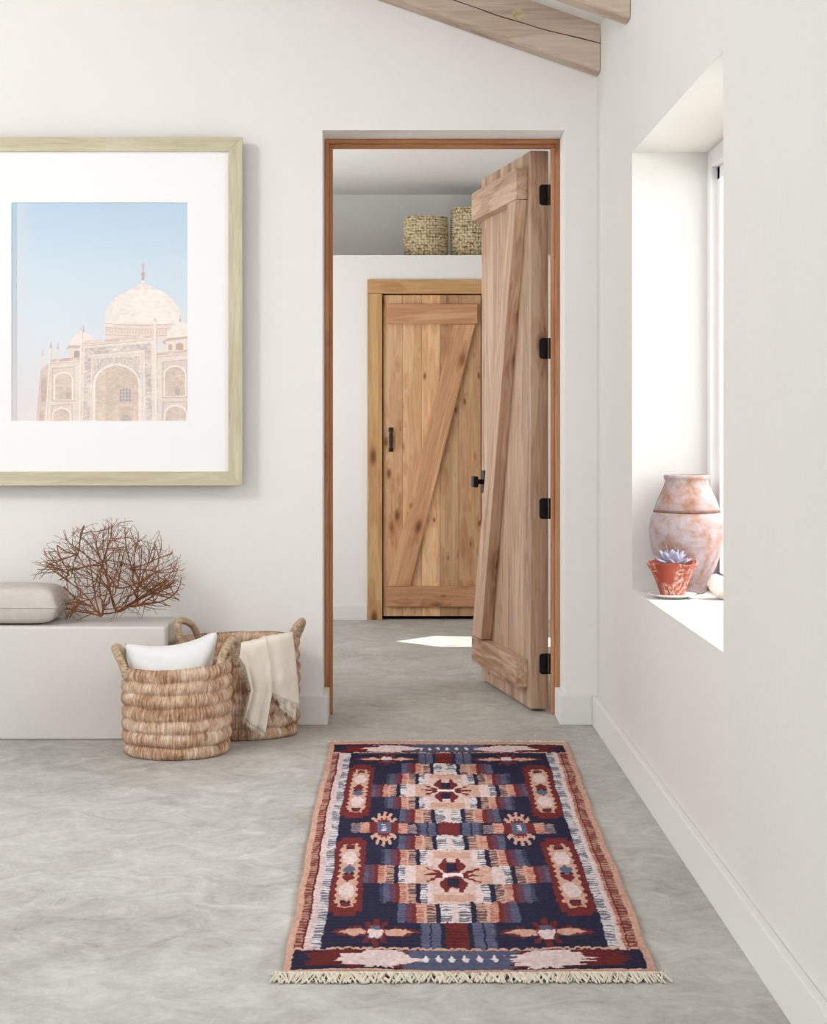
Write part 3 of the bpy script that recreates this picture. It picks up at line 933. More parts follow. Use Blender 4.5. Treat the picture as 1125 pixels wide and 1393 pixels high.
    def arch(xa, xb, apex, ybot, spring=None):
        w_ = xb - xa; xm = (xa + xb) / 2
        sp = apex + w_ * .42 if spring is None else spring
        pts = [(xa, ybot), (xa, sp)]
        for k in range(1, 9):
            q = k / 9; pts.append((xa + (xm - xa) * (1 - math.cos(q * 1.25)) / (1 - math.cos(1.25)), sp - (sp - apex) * (math.sin(q * 1.45) / math.sin(1.45))))
        pts.append((xm, apex))
        for k in range(8, 0, -1):
            q = k / 9; pts.append((xb - (xb - xm) * (1 - math.cos(q * 1.25)) / (1 - math.cos(1.25)), sp - (sp - apex) * (math.sin(q * 1.45) / math.sin(1.45))))
        pts += [(xb, sp), (xb, ybot)]
        return pts
    cream = (247, 236, 228); wall = (240, 226, 216); shade = (226, 208, 196); line = (216, 196, 184); hi = (252, 242, 234); rec = (222, 203, 188); ornament = (222, 210, 204)
    # far pinnacles
    for x, y0, y1, r in ((247, 942, 1035, 6), (296, 900, 1326, 7), (336, 905, 970, 6)):
        poly([(x - r * .7, y0), (x + r * .7, y0), (x + r, y1), (x - r, y1)], (240, 226, 220))
        poly([(x - r * 1.8, y0 + 8), (x, y0 - 14), (x + r * 1.8, y0 + 8)], (226, 206, 198)); poly([(x - 1.5, y0 - 26), (x + 1.5, y0 - 26), (x + 1.5, y0), (x - 1.5, y0)], (200, 180, 175))
    # great dome
    dome = [(615, 862), (606, 800), (605, 730), (618, 680), (642, 640), (680, 605), (735, 578), (785, 550), (812, 532), (825, 512), (838, 532), (870, 550), (920, 572), (968, 602), (1008, 640), (1034, 680), (1046, 720), (1052, 770), (1048, 862)]
    m = poly(dome, (250, 240, 233), .4)
    lit = np.clip((gx - 640) / 180, 0, 1) * np.clip((1040 - gx) / 160, 0, 1)
    img[m] += ((lit[m] - .6) * 9)[:, None]
    mm = m & (np.mod(gy, 22) < 2.0); img[mm] -= 5
    mm = m & (gy < 572) & (Wf > -.05) & (gy > 530); img[mm] -= 16
    sag = (gx - 825) ** 2 / 220. ** 2 * 22
    mm = m & (gy - sag * 1 + 0 > 768 - 22 + 18) & (gy < 862)
    img[mm] = np.array((242, 226, 217.)) + Wf[mm][:, None] * 18
    for yy in (770, 792, 832):
        mm = m & (np.abs(gy - (yy + 6 - sag * .5)) < 2.4); img[mm] = (220, 198, 188)
    mm = m & (np.abs(gy - (815 - sag * .5)) < 12) & (np.mod(gx, 17) < 8); img[mm] = (226, 206, 196)
    # finial
    for y, r in ((508, 9), (496, 6), (484, 12), (472, 6), (458, 5), (444, 6), (432, 3)):
        fill(((gx - 825) ** 2 + ((gy - y) * .9) ** 2) < r * r, (214, 188, 178))
    poly([(823, 412), (827, 412), (827, 520), (823, 520)], (205, 182, 174)); fill((np.abs(((gx - 825) ** 2 + (gy - 424) ** 2) ** .5 - 10) < 2) & (gy > 422), (205, 182, 174))
    # small kiosks
    poly([(403, 892), (408, 865), (430, 838), (460, 820), (485, 812), (510, 822), (535, 842), (548, 868), (548, 900)], (246, 234, 226), .2)
    poly([(378, 914), (400, 892), (548, 888), (548, 906), (400, 912)], (216, 194, 184)); poly([(400, 908), (470, 905), (470, 968), (402, 968)], (240, 226, 217))
    poly(arch(428, 460, 920, 962), (190, 172, 168)); poly([(482, 775), (486, 775), (488, 815), (480, 815)], (205, 184, 176))
    poly([(962, 850), (966, 815), (985, 785), (1012, 765), (1040, 755), (1066, 762), (1081, 770), (1081, 850)], (249, 238, 230), .3)
    poly([(935, 872), (968, 850), (1081, 838), (1081, 852), (975, 866), (950, 886)], (214, 190, 180)); poly([(956, 868), (1081, 852), (1081, 925), (956, 928)], (244, 230, 220))
    poly(arch(972, 993, 884, 920), (212, 184, 172)); poly(arch(1013, 1058, 876, 918), (210, 180, 166)); poly([(1037, 715), (1041, 715), (1043, 758), (1035, 758)], (205, 184, 176))
    poly([(905, 930), (930, 868), (960, 925)], (244, 232, 224))
    # walls
    poly([(234, 1035), (292, 985), (268, 1326), (210, 1326)], (226, 208, 198), .3)
    poly([(294, 972), (462, 958), (458, 1326), (264, 1326)], wall, .3)
    poly([(905, 935), (1081, 915), (1081, 1326), (905, 1326)], wall, .3)
    for a, c_ in (((294, 972), (462, 958)), ((905, 935), (1081, 915))):
        poly([a, c_, (c_[0], c_[1] + 16), (a[0], a[1] + 16)], (226, 204, 196), 1.2); poly([(a[0], a[1] + 24), (c_[0], c_[1] + 24), (c_[0], c_[1] + 28), (a[0], a[1] + 28)], line)
    # main portal
    poly([(462, 872), (893, 828), (905, 1326), (450, 1326)], (243, 230, 221), .3)
    poly([(470, 868), (893, 828), (893, 848), (470, 888)], (230, 210, 202), 1.3)
    poly([(470, 893), (893, 856), (893, 860), (470, 897)], line)
    def band_(x0, y0, x1, y1, t_, col, tex):   # portal-shaped band open at the bottom
        a = pip([(x0, y0), (x1, y1), (x1 + 8, 1327), (x0 - 10, 1327)]); c_ = pip([(x0 + t_, y0 + t_), (x1 - t_, y1 + t_), (x1 + 8 - t_, 1327), (x0 - 10 + t_, 1327)])
        fill(a & ~c_, col, tex)
    band_(494, 912, 866, 884, 30, ornament, 2.2); band_(490, 908, 870, 880, 3, line, 0); band_(524, 942, 838, 914, 3, line, 0)
    band_(534, 958, 820, 938, 4, (228, 212, 202), 0)
    m = pip([(541, 968), (806, 952), (810, 1100), (538, 1100)]); fill(m, (236, 222, 214), 1)
    mm = m & (np.sin(gx * .42 + Wn * 8) * np.sin(gy * .42 + Wb * 9) > .15); img[mm] = (196, 178, 176)
    mm = m & (np.sin(gx * .3 + 2) * np.sin(gy * .33 + Wn * 6) > .6); img[mm] = (250, 240, 234)
    poly(arch(540, 806, 996, 1327, 1110), hi); m = poly(arch(550, 799, 1006, 1327, 1115), rec, .9)
    img[m & (gx < 610)] += 7; img[m & (np.abs(gy - 1218) < 2)] = (206, 186, 172)
    poly(arch(686, 762, 1126, 1218, 1150), (216, 202, 194))
    for i in range(4):
        for j in range(4): poly([(692 + i * 17, 1140 + j * 20 + (i in (0, 3)) * 6 * (j == 0)), (703 + i * 17, 1140 + j * 20 + (i in (0, 3)) * 6 * (j == 0)), (703 + i * 17, 1155 + j * 20), (692 + i * 17, 1155 + j * 20)], (178, 168, 166))
    m = pip([(672, 1232), (780, 1232), (780, 1327), (672, 1327)]); mm = m & ~pip([(680, 1240), (772, 1240), (772, 1327), (680, 1327)]); fill(mm, (232, 216, 204))
    poly(arch(695, 758, 1290, 1327), (200, 186, 178), 1)
    # wing niches
    def niche(xa, xb, apex, yb, x0, y0, x1, y1):
        mo = pip([(x0, y0), (x1, y1), (x1, yb + 12), (x0, yb + 12)]) ; mi = pip([(x0 + 5, y0 + 5), (x1 - 5, y1 + 5), (x1 - 5, yb + 6), (x0 + 5, yb + 6)])
        fill(mo & ~mi, line); fill(mi, (238, 224, 215), .6)
        sp = mi & (gy < apex + 50); img[sp & (np.sin(gx * .5 + Wb * 5) * np.sin(gy * .5 + Wn * 5) > .2)] = (222, 206, 198)
        poly(arch(xa - 7, xb + 7, apex - 8, yb), hi); poly(arch(xa, xb, apex, yb), (224, 206, 192), .9)
    niche(318, 416, 1050, 1204, 300, 1022, 432, 1012); niche(308, 404, 1256, 1340, 296, 1236, 420, 1226)
    niche(950, 1068, 1014, 1184, 936, 985, 1081, 972); niche(954, 1074, 1240, 1340, 936, 1218, 1081, 1212)
    for x0, y0 in ((382, 1164), (1012, 1142)):
        poly([(x0, y0), (x0 + 26, y0), (x0 + 26, y0 + 36), (x0, y0 + 36)], (190, 176, 170)); 
        for k in range(3): poly([(x0 + 6 + k * 7, y0), (x0 + 8 + k * 7, y0), (x0 + 8 + k * 7, y0 + 36), (x0 + 6 + k * 7, y0 + 36)], (224, 208, 198))
    poly(arch(240, 270, 1075, 1215), (210, 190, 178), .5); poly(arch(230, 254, 1265, 1340), (210, 190, 178), .5)
    # engaged shafts
    for xt, xb_, y0, r in ((471, 462, 800, 7), (894, 903, 745, 8), (294, 266, 905, 5)):
        poly([(xt - r, y0), (xt + r, y0), (xb_ + r, 1327), (xb_ - r, 1327)], (248, 236, 228)); poly([(xt + r - 2, y0), (xt + r + 1, y0), (xb_ + r + 1, 1327), (xb_ + r - 2, 1327)], line)
        poly([(xt - r * 1.5, y0 + 5), (xt, y0 - 12), (xt + r * 1.5, y0 + 5)], (228, 208, 198)); poly([(xt - 1.5, y0 - 24), (xt + 1.5, y0 - 24), (xt + 1.5, y0), (xt - 1.5, y0)], (210, 190, 184))
    img = np.clip(img, 0, 255) / 255.
    lin = np.where(img <= .04045, img / 12.92, ((img + .055) / 1.055) ** 2.4)
    P = np.zeros((ny, nx, 3)); P[..., 0] = (fx - .5) * pw; P[..., 1] = -.0538; P[..., 2] = pz1 - fy * ph
    lin_mesh('print', P[::-1].copy(), lin[::-1].copy(), M_print, t)
    b = MB(); b.box(-iw, iw, -.0665, -.0650, fw - .0005, H - fw + .0005); b.build('glass', M_glass, t)
make_picture()

# ------------------------------------------------------------------ large wrapped-fibre baskets
def basket(loc, rx, ry, H, ncoil, label, belly, tilt, handles, rz=0):
    t = thing('wicker_basket', loc, label, 'basket', rz)
    prof = []
    ch = H / ncoil
    cr = .013
    for k in range(ncoil):                         # outer bulged coils
        z0 = k * ch
        f = 1 + belly * math.sin(math.pi * (k + .5) / ncoil * .9) - (.025 if k == 0 else 0)
        for j in range(7):
            q = j / 6
            prof.append((f - .045 + .055 * math.sin(math.pi * q) ** .55, z0 + ch * (q * .96 + .02)))
    prof.append((.965, H + .004)); prof.append((.90, H - .004))
    for k in range(ncoil - 1, -1, -1):              # inner side
        for q in (.8, .5, .2):
            prof.append((.865 - .03 * (q == .5), k * ch + ch * q if k or q > .2 else .03))
    prof.append((.3, .028)); prof.append((0, .026))
    def fn(a, r, z):
        w1 = mnoise.noise(Vector((math.cos(a) * 2.2, math.sin(a) * 2.2, z * 12)))
        w2 = mnoise.noise(Vector((math.cos(a) * 26, math.sin(a) * 26, z * 30)))
        w3 = math.sin(a * 190) * .0022
        return r * (1 + w1 * .016 + w2 * .007) + w3 * (r > .5), z + (w1 * .006 + tilt * math.cos(a) * r * (z / H)) * (z > .02)
    b = MB(); b.lathe(prof, 420, rx, ry, fn=fn)
    b.build('basket_body', M_sea, t, smooth=True)
    for pts, rad in handles:
        b = MB()
        P = [Vector(p) for p in pts]
        Q = []
        for i in range(len(P) - 1):                 # Catmull-Rom
            p0, p1, p2, p3 = P[max(i - 1, 0)], P[i], P[i + 1], P[min(i + 2, len(P) - 1)]
            for j in range(10):
                u = j / 10
                Q.append(.5 * ((2 * p1) + (p2 - p0) * u + (2 * p0 - 5 * p1 + 4 * p2 - p3) * u * u + (3 * p1 - p0 - 3 * p2 + p3) * u ** 3))
        Q.append(P[-1])
        b.tube(Q, [rad * (1 + .10 * mnoise.noise(Vector((i * .9, 0, 0)))) for i in range(len(Q))], 12)
        b.build('handle', M_hand, t, smooth=True)
    return t
FB = (-.733, 6.05)
basket((FB[0], FB[1], 0), .184, .184, .30, 7, 'round coiled fibre basket in front, holding the white pillow', .012, .008,
       [([(-.150, -.100, .262), (-.190, -.062, .335), (-.205, -.030, .356), (-.190, .005, .345), (-.170, .060, .28)], .0135),
        ([(.150, -.085, .28), (.160, -.060, .33), (.185, -.015, .378), (.205, .015, .375), (.190, .07, .29)], .0135)])
RB = (-.56, 6.395)
basket((RB[0], RB[1], 0), .226, .163, .345, 8, 'wide coiled fibre basket at the back, with the cream throw over its rim', .012, .006,
       [([(-.196, -.05, .32), (-.205, -.045, .385), (-.198, -.02, .410), (-.165, .05, .385), (-.145, .095, .33)], .0125),
        ([(.180, -.065, .32), (.205, -.045, .37), (.232, -.015, .405), (.236, .02, .39), (.205, .055, .32)], .0125)])

# pillow in the front basket
def pillow_mesh(w0, w1, h, th, seed, n=34, corner=.02, pinch=.05, name='pillow', mat=None, parent=None, axis='xz'):
    b = MB()
    def P(i, j, side):
        a = -1 + 2 * i / n; c = -1 + 2 * j / n
        q = (c + 1) / 2
        hw = w0 + (w1 - w0) * q
        ex = 1 - pinch * .4 * (1 - abs(c) ** 2.2); ez = 1 - pinch * (1 - abs(a) ** 2.2)
        kk = 1 - .07 * (abs(a) * abs(c)) ** 6; x = a * hw * ex * kk; z = c * h / 2 * ez * kk
        f = max(0, (1 - abs(a) ** 2.6)) ** .5 * max(0, (1 - abs(c) ** 2.6)) ** .5
        nn = mnoise.noise(Vector((a * 2.3 + seed, c * 2.3, side * 3))) * .10 + mnoise.noise(Vector((a * 6, c * 6, seed + side))) * .04
        y = side * th / 2 * f * (1 + nn)
        return (x, y, z)
    for side in (-1, 1):
        b.grid([[P(i, j, side) for j in range(n + 1)] for i in range(n + 1)])
    return b.build(name, mat, parent, smooth=True, weld=True)
pw = thing('throw_pillow', (FB[0] - .022, FB[1] + .0, .06), 'white linen pillow standing in the front basket', 'pillow')
o = pillow_mesh(.10, .168, .34, .15, 3, pinch=.09, name='pillow_cover', mat=M_white_linen, parent=pw)
for v_ in o.data.vertices:                    # sagging top edge, right corner higher
    x, y, z = v_.co
    q = max(0, (z + .02) / .19)
    v_.co.z = z - q * .020 * (1 - min(1, abs(x + .02) / .15) ** 2) + q * (.016 * x / .16) + q * max(0, (x - .10)) * .12 + .008
    v_.co.y = y + q * .02
o.location = (0, 0, .155)

# cream throw over the rear basket's rim
thr = thing('throw_blanket', (RB[0] + .1, RB[1] - .16, .36), 'cream fringed throw draped over the rim of the wide rear basket', 'blanket')
def px2x(px, d): return (px - 533) * d / 2416
def px2z(py, d): return EYE + (575 - py) * d / 2416
def rimy(x, off):
    q = min(.98, abs(x - RB[0]) / (.226 * 1.04))
    return RB[1] - .163 * 1.04 * math.sqrt(1 - q * q) - off
def drape(L, R, off, seed, over=True, folds=3.0, amp=.007, nu=30):
    """L, R: matching px edge points from the rim downward"""
    b = MB()
    d = 6.22
    rows = []
    m = len(L)
    seq = []
    for k in range(m - 1):
        for j in range(8):
            q = j / 8
            seq.append(((L[k][0] + (L[k+1][0]-L[k][0]) * q, L[k][1] + (L[k+1][1]-L[k][1]) * q), (R[k][0] + (R[k+1][0]-R[k][0]) * q, R[k][1] + (R[k+1][1]-R[k][1]) * q)))
    seq.append((L[-1], R[-1]))
    for r, (l, rr) in enumerate(seq):
        row = []
        for i in range(nu + 1):
            u = i / nu
            x = px2x(l[0] + (rr[0] - l[0]) * u, d); z = px2z(l[1] + (rr[1] - l[1]) * u, d)
            depth = r / (len(seq) - 1)
            f = math.sin(u * math.pi * folds * 2 + seed + depth * 1.2) * amp * (.35 + depth) + mnoise.noise(Vector((x * 22, z * 22, seed))) * .006
            row.append(Vector((x, rimy(x, off) - abs(f) * 1.2 + (0 if r else .006), z)))
        rows.append(row)
    if over:
        top = rows[0]
        extra = []
        for k, (dy, dz) in enumerate(((.05, -.10), (.042, -.04), (.034, -.004), (.018, .008))):
            extra.append([p + Vector((0, dy, dz + .001 * math.sin(i * .8))) for i, p in enumerate(top)])
        rows = extra + rows
    base = Vector(thr.location)
    b.grid([[p - base for p in row] for row in rows])
    o = b.build('cloth', M_throw, thr, smooth=True)
    sm = o.modifiers.new('thickness', 'SOLIDIFY'); sm.thickness = .004; sm.offset = 0
    # fringe threads along the bottom and the left edge
    fb = MB()
    random.seed(seed * 7 + 1)
    last = rows[-1]
    for i in range(nu * 2):
        u = i / (nu * 2) * nu; k = min(int(u), nu - 1); p = last[k].lerp(last[k+1], u - k)
        e = p + Vector((random.uniform(-.006, .006), -.002, -random.uniform(.010, .018)))
        fb.tube([p - base, p.lerp(e, .5) + Vector((0, -.002, 0)) - base, e - base], [.0009, .0008, .0006], 4)
    return rows, fb, base
rows, fb, base = drape([(372, 873), (374, 905), (372, 930), (378, 960)], [(394, 872), (399, 905), (402, 940), (400, 981)], .006, 2, over=False, folds=1.2)
fb.build('fringe', M_throw, thr)
rows, fb, base = drape([(356, 871), (364, 900), (367, 925), (370, 944)], [(396, 867), (399, 890), (402, 925), (405, 966)], .016, 5, folds=.8)
fb.build('fringe', M_throw, thr)
rows, fb, base = drape([(318, 880), (334, 905), (342, 938), (333, 978)], [(362, 871), (368, 905), (370, 940), (361, 998)], .024, 8, folds=.9, amp=.010)
random.seed(4)
for r in range(5, len(rows) - 1):
    for q in (0, .33, .66):
        p = rows[r][0].lerp(rows[r + 1][0], q); e = p + Vector((-random.uniform(.006, .013), -.001, -random.uniform(.001, .008)))
        fb.tube([p - base, e - base], [.0009, .0006], 4)
fb.build('fringe', M_throw, thr)

# ------------------------------------------------------------------ bench cushion
cu = thing('bench_cushion', (-1.50, 6.42, .4), 'soft grey-beige linen cushion lying on the plaster bench', 'cushion')
b = MB()
n = 40
def CP(i, j, side):
    a = -1 + 2 * i / n; c = -1 + 2 * j / n
    ra, rc_ = abs(a), abs(c)
    f = (max(0, 1 - ra ** 12) ** .38) * (max(0, 1 - rc_ ** 6) ** .38)
    x = a * .315 * (1 - .03 * (1 - rc_ ** 2)); y = c * .145 * (1 - .03 * (1 - ra ** 2))
    nn = mnoise.noise(Vector((a * 3, c * 2, 1))) * .05 + mnoise.noise(Vector((a * 9, c * 4, 4))) * .02
    z = .066 + (.070 * f * (1 + nn) if side > 0 else -.064 * f)
    return (x, y, z)
for side in (1, -1): b.grid([[CP(i, j, side) for j in range(n + 1)] for i in range(n + 1)])
b.build('cushion_cover', M_linen, cu, smooth=True, weld=True)
b = MB()
edge = [CP(i, 0, 1) for i in range(n + 1)] + [CP(n, j, 1) for j in range(1, n + 1)] + [CP(i, n, 1) for i in range(n - 1, -1, -1)] + [CP(0, j, 1) for j in range(n - 1, -1, -1)]
b.tube(edge, .0022, 6)
b.build('seam', M_linen, cu, smooth=True)

# ------------------------------------------------------------------ dried twig bush on the bench
def make_bush():
    rng = random.Random(21)
    t = thing('dried_branch_bush', (-1.02, 6.42, .402), 'tangled dried orange-brown twig bush standing on the bench beside the cushion', 'dried plant')
    big, fine = MB(), MB()
    C0 = Vector((.0, 0, .172)); R = Vector((.245, .13, .178))
    def inside(p):
        return Vector(((p.x - C0.x) / R.x, (p.y - C0.y) / R.y, (p.z - C0.z) / R.z)).length
    def grow(p, d, L, r, lvl, curl=None):
        n = max(5, int(L / .012))
        pts = [p.copy()]; rad = [r]
        ax = Vector((rng.uniform(-.4, .4), rng.choice((-1, 1)), rng.uniform(-.4, .4))).normalized()
        curl = rng.uniform(-3.4, 3.4) if curl is None else curl
        for k in range(n):
            ax = (ax + Vector((rng.gauss(0, .16), rng.gauss(0, .16), rng.gauss(0, .16)))).normalized()
            d = (Matrix.Rotation(curl * L / n + rng.gauss(0, .12), 3, ax) @ d).normalized()
            q = inside(p)
            if q > 1.12 or (q > 1 and rng.random() < .12): break
            if q > .95: d = (d + (C0 - p).normalized() * .10).normalized()
            p = p + d * (L / n)
            if p.z < .008: p.z = .008 + rng.random() * .004; d.z = abs(d.z)
            if p.x < -.165 and p.z < .150: break
            p.y = min(p.y, .168)
            pts.append(p.copy()); rad.append(max(.0007, r * (1 - .55 * (k + 1) / n)))
            if lvl < 3 and k > 0 and rng.random() < (.38, .33, .17)[lvl]:
                nd = (d + Vector((rng.gauss(0, .8), rng.gauss(0, .4), rng.gauss(0, .7)))).normalized()
                grow(p, nd, L * rng.uniform(.38, .75), max(.0008, r * .66 * (1 - .4 * k / n)), lvl + 1)
        if len(pts) > 2: (big if lvl < 2 else fine).tube(pts, rad, 6 if lvl < 2 else 4)
    hubs = [(-.025, .02), (.02, .03), (.10, .055), (-.10, .07), (.03, .12), (.12, .13), (-.14, .17), (-.03, .2), (.08, .19), (-.12, .24)]
    for hx, hz in hubs:
        h0 = Vector((hx, rng.uniform(-.05, .05), hz))
        for k in range(4 if hz < .1 else 3):
            th = rng.uniform(-1.5, 1.5) if hz < .06 else rng.uniform(-2.2, 2.2)
            th = th * .7 + .9 * (hx / .14)
            d = Vector((math.sin(th), rng.uniform(-.5, .5), math.cos(th))).normalized()
            grow(h0, d, rng.uniform(.16, .30), .0034 if hz < .1 else .0028, 0)
    # arching main stems that tie the hubs together
    for a_, b_ in ((0, 2), (0, 3), (0, 4), (1, 5), (3, 6), (4, 7), (2, 8), (6, 9), (0, 7)):
        A_ = Vector((hubs[a_][0], 0, hubs[a_][1])); B_ = Vector((hubs[b_][0], rng.uniform(-.04, .04), hubs[b_][1]))
        M_ = (A_ + B_) / 2 + Vector((rng.uniform(-.03, .03), rng.uniform(-.03, .03), rng.uniform(-.02, .03)))
        M_.z = max(M_.z, .02)
        big.tube([A_ * (1 - q) ** 2 + M_ * 2 * q * (1 - q) + B_ * q * q + Vector((rng.gauss(0, .004), rng.gauss(0, .004), abs(rng.gauss(0, .004)))) for q in [k / 12 for k in range(13)]], .0027, 6)
    big.build('branches', M_twig, t, smooth=True)
    f = fine.build('twigs', M_twig, t, smooth=True); f['kind'] = 'stuff'
make_bush()

# ------------------------------------------------------------------ niche baskets
def straw_basket(x, r, h, label, y=10.29):
    t = thing('straw_basket', (x, y, 2.074), label, 'basket')
    prof = []
    nr = int(h / .0125)
    for k in range(nr * 4 + 1):
        z = h * k / (nr * 4)
        f = 1 + .035 * math.sin(math.pi * k / (nr * 4)) - .02
        prof.append((r * f + .0035 * math.cos(2 * math.pi * k / 4), z))
    prof += [(r * .93, h + .001), (r * .93, h * .5), (r * .93, .012), (0, .01)]
    def fn(a, rr, z):
        row = int(z / .0125)
        if rr > r * .95 and 0 < z < h: rr += .0035 * math.sin(a * 44 + (row % 2) * math.pi)
        return rr * (1 + .01 * math.sin(a * 3 + x * 20)), z
    b = MB(); b.lathe(prof, 264, fn=fn)
    b.build('woven_body', M_strawb, t, smooth=True)
def mk_strawb():
    m, nt, p = newmat('crocheted_straw_body')
    uv = N(nt, 'ShaderNodeUVMap'); uv.uv_map = 'UVMap'
    mp = N(nt, 'ShaderNodeMapping'); mp.inputs['Scale'].default_value = (46, 15, 1)
    nt.links.new(uv.outputs[0], mp.inputs[0])
    vo = N(nt, 'ShaderNodeTexVoronoi'); vo.inputs['Scale'].default_value = 1.0; vo.inputs['Randomness'].default_value = .45
    nt.links.new(mp.outputs[0], vo.inputs['Vector'])
    r = ramp(nt, [(.25, srgb(232, 220, 190)), (.50, srgb(208, 190, 152)), (.72, srgb(128, 108, 78))], vo.outputs['Distance'])
    nt.links.new(r.outputs[0], p.inputs['Base Color']); p.inputs['Roughness'].default_value = .85
    p.inputs['Specular IOR Level'].default_value = .15
    return m
M_strawb = mk_strawb()
straw_basket(.198, .124, .233, 'shorter round straw basket on the high ledge, left of its neighbour')
straw_basket(.462, .118, .283, 'taller round straw basket on the high ledge, partly behind the open door')

# ------------------------------------------------------------------ sill: urn, pot, saucer, succulent, shell
def mk_urn():
    m, nt, p = newmat('weathered_terracotta')
    tc = N(nt, 'ShaderNodeTexCoord')
    a = N(nt, 'ShaderNodeTexNoise', i_Scale=9.0, i_Detail=6.0, i_Roughness=.65, i_Distortion=.6)
    b_ = N(nt, 'ShaderNodeTexNoise', i_Scale=38.0, i_Detail=5.0, i_Roughness=.7)
    sp = N(nt, 'ShaderNodeSeparateXYZ')
    for n in (a, b_): nt.links.new(tc.outputs['Object'], n.inputs['Vector'])
    nt.links.new(tc.outputs['Object'], sp.inputs[0])
    v = math_(nt, 'MULTIPLY_ADD', b_.outputs[0], .35, math_(nt, 'MULTIPLY', a.outputs[0], .75))
    r = ramp(nt, [(.36, srgb(120, 102, 92)), (.46, srgb(162, 124, 104)), (.54, srgb(170, 148, 144)), (.64, srgb(178, 168, 172)), (.78, srgb(178, 138, 108))], v)
    nt.links.new(r.outputs[0], p.inputs['Base Color'])
    p.inputs['Roughness'].default_value = .85; p.inputs['Specular IOR Level'].default_value = .2
    bump(nt, p, v, .35, .006)
    return m
M_urn = mk_urn()
SILL = WZ0
urn = thing('terracotta_urn', (.913, 5.497, SILL), 'tall weathered terracotta urn with a dark band on the window sill', 'vase')
prof = [(0, 0), (.052, 0), (.060, .008), (.074, .045), (.090, .085), (.105, .13), (.1135, .165), (.1155, .195), (.112, .225), (.103, .250), (.0985, .2525), (.0985, .2565), (.1005, .259), (.092, .285), (.080, .308), (.072, .325), (.069, .337), (.0665, .345), (.067, .351), (.070, .354), (.071, .361), (.068, .366), (.060, .366), (.057, .355), (.057, .33), (.09, .27), (.10, .2), (.08, .08), (0, .02)]
def urnfn(a, r, z):
    return r * (1 + .012 * math.sin(a * 2 + 1) * (z < .33)) + .0006 * math.sin(z * 700), z
b = MB(); b.lathe(prof, 96, fn=urnfn); b.build('urn_body', M_urn, urn, smooth=True)
b = MB(); b.lathe([(.0990, .2500), (.1036, .2508), (.1012, .2580), (.0985, .2590)], 96, closed=True); b.build('painted_band', plain('band_brown', srgb(132, 98, 84), .85, 0, .2, .3, 60), urn, smooth=True)

def mk_pot():
    m, nt, p = newmat('red_crackled_clay')
    tc = N(nt, 'ShaderNodeTexCoord')
    a = N(nt, 'ShaderNodeTexNoise', i_Scale=32.0, i_Detail=6.0, i_Roughness=.7, i_Distortion=1.6)
    nt.links.new(tc.outputs['Object'], a.inputs['Vector'])
    c = N(nt, 'ShaderNodeTexNoise', i_Scale=12.0, i_Detail=2.0)
    nt.links.new(tc.outputs['Object'], c.inputs['Vector'])
    vein = math_(nt, 'ABSOLUTE', math_(nt, 'SUBTRACT', a.outputs[0], .5))
    f = ramp(nt, [(.0, (1, 1, 1, 1)), (.022, (1, 1, 1, 1)), (.04, (0, 0, 0, 1))], vein)
    zone = ramp(nt, [(.43, (0, 0, 0, 1)), (.50, (1, 1, 1, 1))], c.outputs[0])
    fm = math_(nt, 'MULTIPLY', f.outputs[0], zone.outputs[0])
    base = ramp(nt, [(.35, srgb(150, 62, 40)), (.7, srgb(180, 86, 58))], c.outputs[0])
    nt.links.new(mixc(nt, 'MIX', fm, base.outputs[0], srgb(214, 190, 176)), p.inputs['Base Color'])
    p.inputs['Roughness'].default_value = .55
    bump(nt, p, fm, .3, .003)
    return m
PX, PY = .843, 5.335
sa = thing('plant_saucer', (PX, PY, SILL), 'small white saucer under the red clay pot', 'saucer')
b = MB(); b.lathe([(0, .001), (.040, .001), (.044, .004), (.070, .012), (.072, .0145), (.068, .0145), (.044, .008), (0, .0065)], 56)
b.build('saucer_dish', M_saucer, sa, smooth=True)
pot = thing('succulent_pot', (PX, PY, SILL + .007), 'tapered red clay pot with pale crackle marks, holding a succulent', 'flower pot')
prof = [(0, 0), (.033, 0), (.036, .004), (.045, .035), (.060, .070), (.0755, .098), (.0765, .101), (.0735, .101), (.060, .078), (0, .078)]
def potfn(a, r, z):
    return r * (1 + .02 * math.cos(a * 6 + .4) * (z > .01)), z + (.003 * math.sin(a * 3 + 1) + .002 * math.sin(a * 7)) * (z > .09)
b = MB(); b.lathe(prof, 72, fn=potfn); b.build('pot_body', mk_pot(), pot, smooth=True)
b = MB(); b.lathe([(0, .090), (.03, .093), (.064, .088), (.060, .079), (0, .079)], 40, fn=lambda a, r, z: (r, z + .002 * math.sin(a * 9 + r * 200) * (z > .085))); b.build('soil', M_soil, pot, smooth=True)
M_succ = plain('blue_grey_succulent', srgb(170, 170, 192), .6, 0, .3, .16, 40)
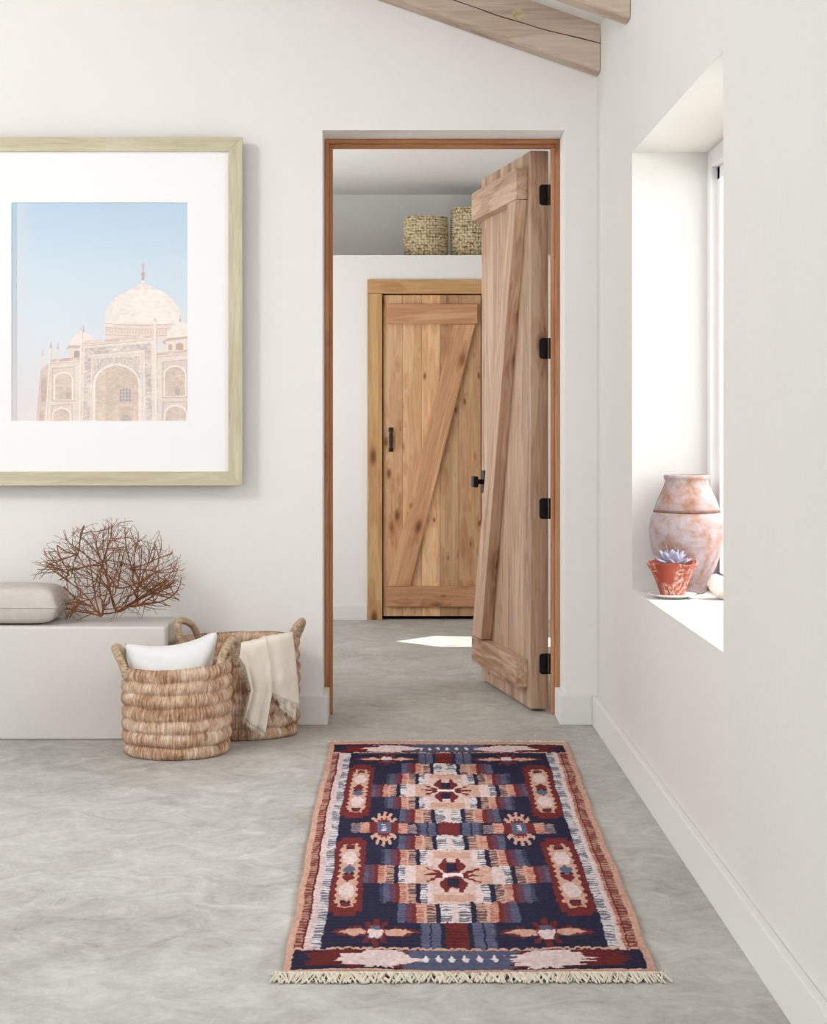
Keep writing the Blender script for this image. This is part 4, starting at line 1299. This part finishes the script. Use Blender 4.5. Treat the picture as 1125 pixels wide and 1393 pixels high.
def leaf(parent, base, ang, elev, L, W_, curl, nm='leaf'):
    b = MB()
    m, k = 14, 8
    rows = []
    for i in range(m + 1):
        q = i / m
        w_ = W_ * (math.sin(math.pi * min(1, q * .93 + .05)) ** .75) * (1 - .35 * q) + .0004
        th = w_ * .42
        e = elev + curl * q
        rows.append([(q, w_, th, e)])
    p = Vector((0, 0, 0)); P = []
    for i in range(m + 1):
        q, w_, th, e = rows[i][0]
        P.append((p.copy(), w_, th, e))
        p = p + Vector((math.cos(e), 0, math.sin(e))) * (L / m)
    V = []
    for (c, w_, th, e) in P:
        up = Vector((-math.sin(e), 0, math.cos(e)))
        V.append([b.bm.verts.new(c + Vector((0, 1, 0)) * w_ * math.cos(2 * math.pi * j / k) + up * th * (math.sin(2 * math.pi * j / k) + .25)) for j in range(k)])
    for i in range(m):
        for j in range(k): b.bm.faces.new((V[i][j], V[i][(j + 1) % k], V[i + 1][(j + 1) % k], V[i + 1][j]))
    b.bm.faces.new(V[0]); b.bm.faces.new(V[-1])
    o = b.build(nm, M_succ, parent, smooth=True)
    o.location = base; o.rotation_euler = (0, 0, ang)
    return o
suc = thing('succulent_plant', (PX, PY, SILL + .098), 'blue-grey rosette succulent growing in the red pot', 'succulent')
rng = random.Random(3)
for ring, (cnt, el, L, W_) in enumerate(((7, .20, .060, .0165), (6, .62, .052, .0175), (4, 1.0, .042, .015), (2, 1.35, .032, .011))):
    for i in range(cnt):
        a = 2 * math.pi * (i + .5 * ring) / cnt + rng.uniform(-.12, .12)
        leaf(suc, (.004 * math.cos(a), .004 * math.sin(a), .004 * ring), a, el + rng.uniform(-.1, .1), L * rng.uniform(.9, 1.1), W_, .35)
leaf(suc, (-.008, -.004, .008), math.pi, 1.25, .055, .004, .25)
b = MB(); b.tube([(0, 0, -.010), (0, 0, .012)], .008, 10); b.build('stem', M_succ, suc, smooth=True)

# sea shell by the window
she = thing('sea_shell', (.972, 5.30, SILL), 'pale spiral sea shell at the right end of the sill, beside the urn', 'shell')
b = MB()
rows = []
NT, NS = 150, 16
for i in range(NT + 1):
    q = i / NT
    a = q * 2 * math.pi * 3.6
    R_ = .0035 + .021 * (1 - q) ** 1.5; r_ = .0035 + .0215 * (1 - q) ** 1.5
    c = Vector((math.cos(a) * R_, math.sin(a) * R_, .062 * q))
    row = []
    for j in range(NS + 1):
        ph = 2 * math.pi * j / NS
        rr = r_ * (1 + .05 * math.sin(ph * 8) + .06 * math.sin(a * 9))
        row.append(c + Vector((math.cos(a) * math.cos(ph), math.sin(a) * math.cos(ph), math.sin(ph) * 1.05)) * rr)
    rows.append(row)
b.grid(rows)
b.bm.faces.new([b.bm.verts.new(p) for p in rows[0][:-1]])
o = b.build('shell_whorl', plain('shell_cream', srgb(226, 216, 204), .5, 0, .4, .12, 50), she, smooth=True, weld=True)
o.rotation_euler = (math.radians(62), 0, math.radians(60)); 
bpy.context.view_layer.update()
zmin = min((o.matrix_basis @ v_.co).z for v_ in o.data.vertices); o.location.z = -zmin + .0003
